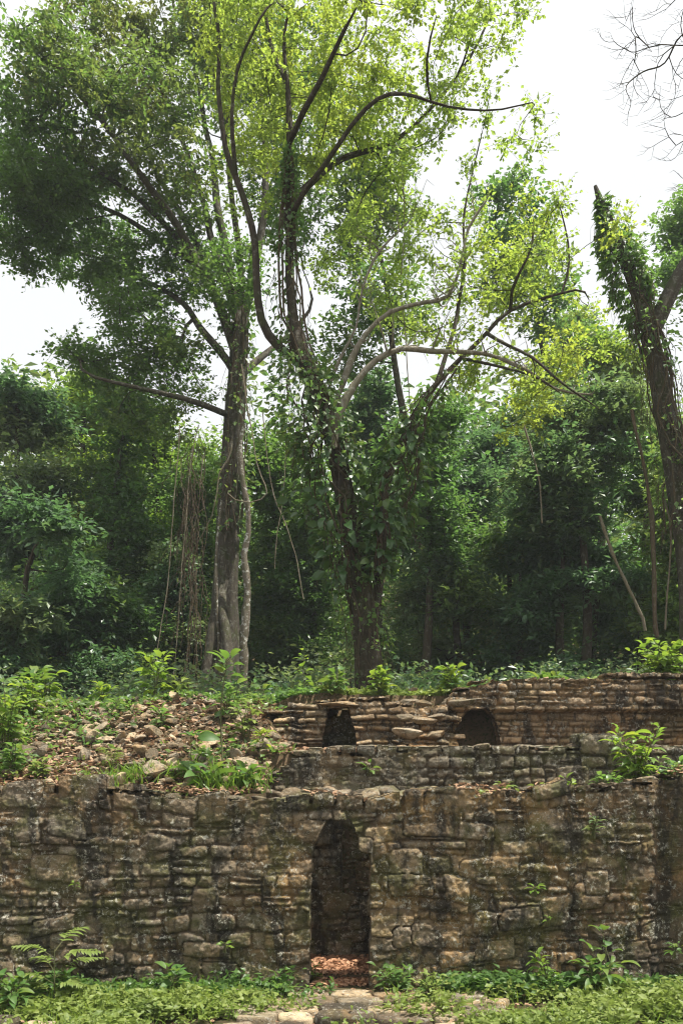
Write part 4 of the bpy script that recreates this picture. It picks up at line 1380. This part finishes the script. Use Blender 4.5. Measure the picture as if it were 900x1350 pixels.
def fern(name, label, base, n, L, nl, size, seed, mat='herb', rise=.6, cat='plant', group=None, dirs=None, kind='narrow', tall=0, wid=1.5):
    """arching fronds with paired leaflets"""
    rng = np.random.default_rng(seed)
    base = np.asarray(base, float)
    st, lf = MB(), MB()
    for k in range(n):
        a = dirs[k] if dirs else rng.uniform(0, TAU)
        l = L * rng.uniform(.75, 1.1)
        z0 = tall * (k + .4) / n
        o = base + np.array([0, 0, z0])
        out = np.array([math.cos(a), math.sin(a), 0])
        P = spline([o, o + out * l * .45 + np.array([0, 0, l * rise * .55]), o + out * l + np.array([0, 0, l * rise * (.35 + .3 * rng.random())])], l / 14)
        V, q = tube(P, np.linspace(.005, .002, len(P)), 4); st.add(V, [q])
        u = np.linspace(.25, .98, nl)
        pos = np.stack([np.interp(u, np.linspace(0, 1, len(P)), P[:, c]) for c in range(3)], 1)
        tang = norm(np.stack([np.interp(u, np.linspace(0, 1, len(P)), np.gradient(P[:, c])) for c in range(3)], 1))
        sd = norm(np.cross(tang, [0, 0, 1]))
        for s in (-1, 1):
            D = sd * s * .9 + tang * .5 + np.array([0, 0, -.12]) + rng.normal(size=(nl, 3)) * .06
            leaves(lf, pos, D, size * np.sin(np.pi * (.18 + .74 * u)), kind, rng, N=np.array([0, 0, 1.0]) + rng.normal(size=(nl, 3)) * .15, cl=.5, wid=wid)
    if tall:
        V, q = tube(np.array([base - [0, 0, .05], base + [0, 0, tall * .5], base + [0, 0, tall]]), [.009, .007, .004], 5); st.add(V, [q])
    t = thing(name, base, label, cat, group)
    obj('stem', st.mesh('stem', base), M['stem'], t)
    obj('foliage', lf.mesh('foliage', base), M[mat], t)
    return t


# upper terrace edge
E = 'leafy plants along the upper terrace edge'
broad_plant('weed', 'tall bushy weed at the left end of the upper terrace edge', spot(62, 13.6), .65, 8, 9, .2, 'bright', 1, group=E)
broad_plant('weed', 'weed with long drooping leaves standing near the left end of the upper terrace', spot(45, 13.4), .55, 3, 9, .30, 'wax', 2, kind='big', group=E, whorl=True)
broad_plant('weed', 'low spreading weed left of the tall sprig on the terrace edge', spot(135, 13.6), .45, 9, 8, .17, 'bright', 3, group=E)
broad_plant('weed', 'tall leafy sprig on the terrace edge behind the middle of the rubble', spot(203, 13.5), .78, 4, 13, .24, 'bright', 4, group=E)
broad_plant('weed', 'bushy weed just left of the buttressed trunk foot', spot(235, 13.6), .45, 9, 9, .18, 'herb', 5, group=E)
broad_plant('weed', 'small plant in front of the hollow between the two trunks', spot(345, 13.6), .3, 3, 6, .18, 'wax', 6, group=E)
broad_plant('weed', 'upright vine-like plant with heart-shaped leaves between the two trunks', spot(399, 13.9), .75, 1, 16, .15, 'bright', 7, group=E, wid=1.5, start=.05)
broad_plant('weed', 'broad pale weed left of the vine-clad trunk foot', spot(442, 13.4), .34, 5, 7, .2, 'wax', 8, group=E, wid=1.2)
broad_plant('weed', 'bushy bright weed hiding the foot of the vine-clad trunk', spot(500, 13.4), .42, 9, 8, .17, 'bright', 9, group=E, wid=1.2)
broad_plant('weed', 'dense pale green bush above the heap of fallen blocks', spot(590, 13.5), .50, 10, 12, .14, 'bright', 10, group=E, wid=1.3, spread=.5)
broad_plant('weed', 'flat-topped broad-leaved plant on top of the reddish upper wall', spot(728, 13.5), .36, 4, 9, .26, 'wax', 11, group=E, whorl=True, spread=.6)
broad_plant('weed', 'small sprig with folded leaves right of the flat-topped plant', spot(765, 13.5), .34, 2, 6, .2, 'bright', 12, group=E)
broad_plant('weed', 'large bright shrub at the right end of the upper terrace', spot(872, 13.7), .85, 16, 14, .2, 'bright', 13, group=E, spread=.7, wid=1.1)
broad_plant('weed', 'low shrub against the right edge above the reddish wall', spot(898, 13.4), .6, 9, 11, .18, 'bright', 14, group=E, spread=.6)
broad_plant('weed', 'low creeping weed between the fallen heap and the flat-topped plant', spot(650, 13.4), .22, 8, 7, .12, 'herb', 15, group=E, spread=1.0)

# rubble bank
R_ = 'plants growing out of the rubble bank'
sap = W(291, 1046, 10.25); sap[2] = groundz(sap[0], 10.25)
t = broad_plant('sapling', 'slender dark-stemmed sapling with a tuft of leaves at its top, growing from the rubble', sap, 1.52, 1, 13, .24, 'wax', 16, group=R_, whorl=True, rad=.014, cat='sapling', lean=(.03, 0), wid=1.1)
broad_plant('plant', 'three broad pale leaves drooping left of the sapling stem', spot(250, 10.7), .42, 1, 6, .28, 'wax', 17, group=R_, whorl=True, wid=1.15, droop=-.5, cl=.6)
broad_plant('plant', 'leafy plant right of the sapling stem midway up the bank', spot(325, 11.6), .6, 6, 9, .16, 'herb', 18, group=R_)
broad_plant('plant', 'low leafy plant behind the sapling at the top of the bank', spot(300, 12.2), .5, 7, 8, .17, 'mid', 19, group=R_)
broad_plant('plant', 'broad-leaved plant sprawling over the wall top at the foot of the sapling', spot(268, 10.15), .24, 5, 7, .24, 'wax', 20, group=R_, spread=1.0)
broad_plant('plant', 'low sprawling plant over the wall top right of the sapling', spot(325, 10.2), .2, 5, 7, .18, 'wax', 21, group=R_, spread=1.1)
broad_plant('plant', 'tall bushy plant at the left edge above the wall', spot(8, 11.2), .95, 10, 13, .17, 'bright', 22, group=R_)
broad_plant('plant', 'pale leafy plant near the left edge on top of the bank', spot(38, 12.4), .6, 9, 10, .17, 'bright', 23, group=R_)
broad_plant('plant', 'low dark leafy plant in the left corner of the bank', spot(18, 10.3), .42, 9, 9, .14, 'mid', 24, group=R_)
broad_plant('plant', 'small leafy plant just above the left end of the wall', spot(52, 10.25), .25, 7, 8, .12, 'herb', 25, group=R_)
broad_plant('plant', 'small plant among the top stones of the bank', spot(150, 12.6), .25, 5, 6, .13, 'mid', 26, group=R_)
broad_plant('plant', 'leafy patch on the bank left of the three drooping leaves', spot(215, 11.9), .3, 6, 7, .13, 'mid', 27, group=R_)
broad_plant('plant', 'yellowing plant near the thin-slab ruin on the bank', spot(345, 11.0), .35, 4, 7, .13, 'bright', 28, group=R_, cl=1.0)
fern('fern', 'single upright fern frond standing on the bank left of centre', spot(147, 10.5), 3, .36, 14, .09, 29, dirs=[1.2, -1.0, 2.4], rise=1.6, group=R_)

# ledge above the lower wall, right side
L_ = 'plants on the ledge above the lower wall'
broad_plant('ledge_plant', 'big leafy shrub with long pointed leaves leaning before the middle wall on the right', spot(838, 10.35), .98, 13, 15, .19, 'bright', 30, kind='big', group=L_, spread=.5, lean=(.0, -.1), cat='shrub', wid=.8, start=.1)
broad_plant('ledge_plant', 'lower leafy part of the bank right of the big pointed-leaved shrub', spot(885, 10.3), .48, 11, 11, .15, 'mid', 31, group=L_, spread=.7)
broad_plant('ledge_plant', 'small rosette growing from a crack high on the middle wall', W(486, 1018, 10.76), .13, 3, 5, .15, 'wax', 32, group=L_, spread=.9, wid=1.1)
broad_plant('ledge_plant', 'small pale weed on the ledge left of the middle', spot(664, 10.2), .2, 5, 7, .11, 'herb', 33, group=L_)
broad_plant('ledge_plant', 'pale weed standing nearest the big shrub on the ledge', spot(745, 10.2), .24, 4, 8, .12, 'bright', 34, group=L_)
broad_plant('ledge_plant', 'low weed on the ledge halfway between two pale ones', spot(712, 10.2), .14, 6, 6, .10, 'herb', 35, group=L_, spread=1)
broad_plant('ledge_plant', 'dark low weed at the foot of the big shrub', spot(800, 10.15), .3, 8, 9, .13, 'mid', 36, group=L_, spread=.9)
broad_plant('ledge_plant', 'tiny weed by the doorway lintel', spot(508, 10.1), .1, 4, 5, .07, 'herb', 37, group=L_, spread=1)
broad_plant('ledge_plant', 'tiny sprig low in the recess of the upper wall', W(758, 990, 12.86), .16, 2, 5, .09, 'mid', 38, group=L_)

# on the face of the lower wall
F_ = 'plants rooted in cracks of the lower wall'
wy = lambda px, py: W(px, py, 9.38)
broad_plant('wall_plant', 'dark hanging sprig high on the right part of the wall', wy(782, 1100), .2, 4, 7, .09, 'blue', 40, group=F_, lean=(0, -.1), cl=.9)
broad_plant('wall_plant', 'small bright sprig halfway up the wall right of the doorway', wy(704, 1176), .07, 3, 4, .10, 'bright', 41, group=F_, lean=(0, -.08))
broad_plant('wall_plant', 'tiny seedling under the bright sprig on the wall', wy(722, 1214), .05, 2, 4, .06, 'bright', 42, group=F_, lean=(0, -.06))
broad_plant('wall_plant', 'small plant in a crack left of the doorway', wy(298, 1250), .1, 2, 5, .09, 'bright', 43, group=F_, lean=(0, -.08))
broad_plant('wall_plant', 'tiny plant on the wall face near the right edge', W(888, 1258, 9.15), .12, 3, 5, .1, 'wax', 44, group=F_, lean=(0, -.08))
broad_plant('wall_plant', 'tiny sprout on the far left of the wall', wy(100, 1168), .05, 2, 4, .06, 'bright', 45, group=F_, lean=(0, -.06))

# foot of the wall
B_ = 'plants at the foot of the lower wall'
fern('feathery_plant', 'tall plant with long pale feathery leaves before the left part of the wall', spot(72, 8.9), 9, .52, 12, .13, 50, rise=.5, tall=.62, group=B_, dirs=[0.2, 2.8, -.4, 3.4, .6, 2.5, 0, 3.1, 1.2], mat='herb')
broad_plant('foot_plant', 'upright broad-leaved plant before the wall left of the doorway', spot(228, 9.15), .33, 5, 7, .17, 'wax', 51, group=B_, wid=1.1)
broad_plant('foot_plant', 'upright plant with narrow leaves before the right part of the wall', spot(722, 9.1), .46, 5, 14, .12, 'bright', 52, group=B_, kind='big', wid=.9)
broad_plant('foot_plant', 'large plant with long tapering leaves before the right part of the wall', spot(783, 9.0), .5, 7, 9, .24, 'wax', 53, group=B_, kind='big', wid=.8, spread=.6)
broad_plant('foot_plant', 'pair of big heart-shaped leaves above the long-leaved plant', spot(800, 9.2), .72, 3, 3, .18, 'wax', 54, group=B_, whorl=True, wid=1.5, spread=.3)
broad_plant('foot_plant', 'dark small-leaved plant at the left jamb of the doorway', spot(372, 9.1), .2, 6, 8, .12, 'mid', 55, group=B_, spread=1)
broad_plant('foot_plant', 'bush of small bright leaves right of the path', spot(570, 8.9), .3, 9, 10, .1, 'herb', 56, group=B_, spread=.8)
broad_plant('foot_plant', 'leafy plant in the bottom left corner', spot(18, 8.6), .4, 8, 9, .16, 'wax', 57, group=B_, spread=.7)
broad_plant('foot_plant', 'tuft of broad leaves behind the feathery plant', spot(75, 9.15), .25, 6, 7, .16, 'wax', 58, group=B_, spread=.9)
fern('feathery_plant', 'small yellowish fern in the bottom left corner before the wall', spot(5, 9.0), 5, .3, 9, .07, 59, rise=1.0, group=B_, mat='bright')
broad_plant('foot_plant', 'small leafy plant growing from the left side of the doorway floor', spot(414, 9.75), .2, 3, 7, .1, 'bright', 60, group=B_)
broad_plant('foot_plant', 'low dark plants under the wall just right of the doorway', spot(520, 9.2), .28, 12, 10, .11, 'mid', 61, group=B_, spread=1.0)


# ---- uncountable low cover
def cover(name, label, cat, pts, h, size, mat, kind, seed, per=6, cl=.5, up=.6, spread=1.0):
    rng = np.random.default_rng(seed)
    n = len(pts)
    hh = h * rng.uniform(.2, 1, n) * (1 + .8 * fbm(pts[:, 0], pts[:, 1], 0 * pts[:, 0], 2.2, 2, seed))
    C = np.repeat(pts, per, 0)
    u = rng.uniform(.3, 1, n * per)
    C[:, 2] += np.repeat(np.abs(hh), per) * u
    C[:, :2] += rng.normal(size=(n * per, 2)) * size * .5 * spread
    D = rdir(n * per, rng); D[:, 2] = np.abs(D[:, 2]) * (.9 if kind == 'blade' else .35)
    if kind == 'blade': D[:, 2] += .9
    mb = MB()
    c = np.clip(cl + .6 * fbm(C[:, 0], C[:, 1], 0 * C[:, 0], 1.5, 3, seed + 3) + .12 * rng.normal(size=len(C)), 0, 1)
    leaves(mb, C, D, size, kind, rng, up=up, cl=c, wid=1.2)
    if kind != 'blade':
        prisms(mb, pts - np.array([0, 0, .02]), pts + np.stack([0 * hh, 0 * hh, np.abs(hh)], 1), .003, .0015, rnd=.5, cl=.2)
    o = obj(name, mb.mesh(name, smooth=False), M[mat])
    return tag(o, label, cat, kind='stuff')


def zof(x, y):
    return np.where(y > 9.9, slope_h(x, y), plaza_h(x, y))


rng = np.random.default_rng(91)
def field(n, xr, yr, f):
    y = rng.uniform(*yr, n); x = rng.uniform(*xr, n)
    k = f(x, y) > rng.uniform(0, 1, n)
    x, y = x[k], y[k]
    return np.stack([x, y, zof(x, y)], 1)


def fore(x, y):
    nz = fbm(x, y, 0 * x, 1.4, 3, 12)
    path = np.exp(-((x + .0) / 1.15) ** 6) * (y < 9.25)
    left = smooth(.2, -.3, x)
    d = .9 * smooth(-.08, .25, nz + .18 * (1 - left)) + .04 - .93 * path
    door = (np.abs(x + .02) < .5) & (y > 8.8)
    return np.where(door, 0, d) + path * (nz > .25) * .15


P = field(11500, (-4.6, 4.6), (7.2, 9.42), fore)
near_wall = (P[:, 1] > 8.98)
cover('ground_cover', 'fresh low herbs carpeting the ground before the wall', 'ground cover', P[~near_wall], .2, .075, 'herb', 'near', 92, 8, cl=.3, spread=1.5)
cover('shaded_cover', 'deeper green low plants in the strip right under the wall', 'ground cover', P[near_wall], .22, .085, 'mid', 'near', 93, 7, cl=.1, spread=1.2)
P = field(240, (-4.6, 4.6), (7.2, 9.2), fore)
cover('broad_weeds', 'scattered larger-leaved weeds among the low herbs before the wall', 'weeds', P, .18, .10, 'herb', 'near', 99, 9, cl=.05, spread=1.0)
P = field(2600, (-4.6, 4.6), (7.2, 9.3), fore)
cover('grass', 'thin grass blades among the low herbs', 'grass', P, .02, .17, 'bright', 'blade', 94, 5, cl=.3)


def edge(x, y):
    nz = fbm(x, y, 0 * x, 1.1, 3, 22)
    return np.where(y > 12.9, .9, np.where(x < -.7, .03 + .3 * (nz > .3) + .5 * smooth(-3.7, -4.5, x), 0))


P = field(6500, (-6, -.2), (10.3, 14.6), edge)
cover('bank_cover', 'small leaves creeping over the rubble bank and its upper rim', 'ground cover', P, .13, .09, 'mid', 'near', 95, 5, cl=.45, spread=1.5)
P = field(2200, (-.4, 6.5), (13.3, 14.8), lambda x, y: x * 0 + .8)
cover('rim_cover', 'short weeds and grass along the top of the upper walls', 'ground cover', P, .13, .09, 'herb', 'near', 96, 6, cl=.4, spread=1.5)
P = field(1600, (-5, 5), (9.98, 10.75), lambda x, y: np.where(np.abs(x) < 1, 0, .12 + .5 * (fbm(x, y, 0 * x, 1.6, 2, 31) > .1) + .5 * smooth(2.6, 3.2, x)))
cover('ledge_cover', 'sparse weeds on the ledge above the lower wall', 'ground cover', P, .08, .07, 'herb', 'near', 97, 6, cl=.3, spread=1.2)
P = field(700, (-3.6, -.9), (9.98, 10.5), lambda x, y: .5 * (fbm(x, y, 0 * x, 1.6, 2, 37) > 0) + 0 * x)
cover('bank_grass', 'tufts of fine grass on the earth just behind the left wall top', 'grass', P, .02, .2, 'bright', 'blade', 98, 5, cl=.2)


# ---- dead leaves
def litter(name, label, P, size, seed, lift=.03):
    rng = np.random.default_rng(seed)
    P = P + np.stack([0 * P[:, 0], 0 * P[:, 0], rng.uniform(0, lift, len(P))], 1)
    D = rdir(len(P), rng); D[:, 2] *= .3
    mb = MB()
    leaves(mb, P, D, size, 'dry', rng, up=.72)
    o = obj(name, mb.mesh(name, smooth=False), M['litter_red' if name == 'doorway_litter' else 'litter'])
    return tag(o, label, 'dead leaves', kind='stuff')


P = field(5200, (-5.4, -.4), (10.0, 13.2), lambda x, y: .25 + .75 * (fbm(x, y, 0 * x, 1.2, 3, 41) > -.1))
litter('leaf_litter', 'curled brown dead leaves lying among the rubble stones', P, .075, 111, .08)
P = field(3800, (-.9, .9), (9.55, 10.8), lambda x, y: np.where((np.abs(x) < .33) | (y > 9.86), 1, 0))
litter('doorway_litter', 'reddish dead leaves covering the floor inside the doorway', P, .075, 112, .03)
P = field(1500, (-5, 5), (7.3, 9.5), lambda x, y: .55 + .2 * np.exp(-(x / 1.5) ** 4))
litter('path_litter', 'scattered dead leaves on the flagstones and soil before the doorway', P, .06, 113, .06)
P = field(3000, (-5, 5), (9.97, 10.75), lambda x, y: np.where(np.abs(x) < .98, 0, 1))
litter('ledge_litter', 'dead leaves heaped along the ledge above the lower wall', P, .085, 114, .06)
xx = rng.uniform(-4.6, 4.6, 2600); yy = Y1 + rng.uniform(-.04, .46, 2600)
P = np.stack([xx, yy + bulge1(xx, xx * 0 + 2.1), top1(xx) + rng.uniform(-.02, .05, 2600)], 1)
P = P[fbm(P[:, 0], P[:, 1], 0 * P[:, 0], 1.3, 3, 51) > -.15]
litter('wall_top_litter', 'pinkish dead leaves lodged along the top of the lower wall', P, .07, 115, .03)
P = field(1600, (-1.2, 4.4), (10.95, 12.9), lambda x, y: x * 0 + .8)
litter('upper_litter', 'dead leaves on the level behind the middle wall', P, .09, 116, .05)
# ================================================================== hazy forest air
import bmesh as _bm
bmh = _bm.new()
_bm.ops.create_cube(bmh, size=1)
for v in bmh.verts:
    v.co = (v.co.x * 210, 48 + v.co.y * 230, 21 + v.co.z * 50)
hm = bpy.data.meshes.new('haze'); bmh.to_mesh(hm); bmh.free()
hz = bpy.data.materials.new('haze'); hz.use_nodes = True
hz.node_tree.nodes.clear()
hv = hz.node_tree.nodes.new('ShaderNodeVolumePrincipled'); hv.inputs['Color'].default_value = (.86, .93, 1, 1); hv.inputs['Density'].default_value = .0007
ho = hz.node_tree.nodes.new('ShaderNodeOutputMaterial'); hz.node_tree.links.new(hv.outputs[0], ho.inputs['Volume'])
h_ = obj('haze', hm, hz); tag(h_, 'thin bright haze hanging in the forest air', 'haze', kind='stuff')

# ================================================================== light, sky, camera
wd = bpy.data.worlds.new('World'); S.world = wd; wd.use_nodes = True
wt = wd.node_tree; wt.nodes.clear()
SUN_EL, SUN_AZ = 69.0, 100.0        # azimuth measured from +Y (ahead) towards +X (right)
sky = wt.nodes.new('ShaderNodeTexSky'); sky.sky_type = 'NISHITA'; sky.sun_disc = False
sky.sun_elevation = math.radians(SUN_EL); sky.sun_rotation = math.radians(SUN_AZ)
sky.dust_density = 6.0; sky.air_density = 1.0; sky.ozone_density = 1.0
hs = wt.nodes.new('ShaderNodeHueSaturation'); hs.inputs['Saturation'].default_value = .10; hs.inputs['Value'].default_value = 1.0
# an even milky veil of cloud over the clear sky
vm = wt.nodes.new('ShaderNodeMix'); vm.data_type = 'RGBA'; vm.inputs[0].default_value = .62; vm.inputs[7].default_value = (8.6, 8.75, 8.9, 1)
bg = wt.nodes.new('ShaderNodeBackground'); bg.inputs['Strength'].default_value = .11
wo = wt.nodes.new('ShaderNodeOutputWorld')
# the veil glows more towards the high sun than low down
tcw = wt.nodes.new('ShaderNodeTexCoord'); sx = wt.nodes.new('ShaderNodeSeparateXYZ'); mr = wt.nodes.new('ShaderNodeMapRange')
wt.links.new(tcw.outputs['Generated'], sx.inputs[0]); wt.links.new(sx.outputs['Z'], mr.inputs['Value'])
for k, v in (('From Min', .55), ('From Max', .95), ('To Min', .57), ('To Max', .85)): mr.inputs[k].default_value = v
vs_ = wt.nodes.new('ShaderNodeVectorMath'); vs_.operation = 'SCALE'; vs_.inputs[0].default_value = (8.6, 8.8, 8.95)
wt.links.new(mr.outputs[0], vs_.inputs['Scale']); wt.links.new(vs_.outputs[0], vm.inputs[7]); vm.inputs[0].default_value = .92
wt.links.new(sky.outputs[0], hs.inputs['Color']); wt.links.new(hs.outputs[0], vm.inputs[6]); wt.links.new(vm.outputs[2], bg.inputs[0]); wt.links.new(bg.outputs[0], wo.inputs[0])

sl = bpy.data.lights.new('sun', 'SUN'); sl.energy = 5.0; sl.angle = math.radians(.6); sl.color = (1, .95, .86)
so = bpy.data.objects.new('sun', sl); COL.objects.link(so)
el, az = math.radians(SUN_EL), math.radians(SUN_AZ)
d = Vector((math.cos(el) * math.sin(az), math.cos(el) * math.cos(az), math.sin(el)))
so.rotation_euler = d.to_track_quat('Z', 'Y').to_euler()
so.location = (0, 0, 60)

cam = bpy.data.cameras.new('camera')
cam.sensor_fit = 'VERTICAL'; cam.sensor_height = 36; cam.lens = 36 * F / 1350
cam.shift_y = (HY - 675) / 1350
cam.clip_start = .1; cam.clip_end = 2000
co = bpy.data.objects.new('camera', cam); COL.objects.link(co)
co.location = (0, 0, CZ); co.rotation_euler = (math.pi / 2, 0, 0)
S.camera = co

S.view_settings.view_transform = 'Standard'; S.view_settings.look = 'None'
S.view_settings.exposure = 0.9; S.view_settings.gamma = 1
S.render.engine = 'CYCLES'
cy = S.cycles
cy.max_bounces = 8; cy.diffuse_bounces = 6; cy.glossy_bounces = 2; cy.transmission_bounces = 6; cy.volume_bounces = 1; cy.transparent_max_bounces = 4
cy.sample_clamp_indirect = 6
cy.use_denoising = True; cy.filter_width = 1.1
cy.caustics_reflective = False; cy.caustics_refractive = False
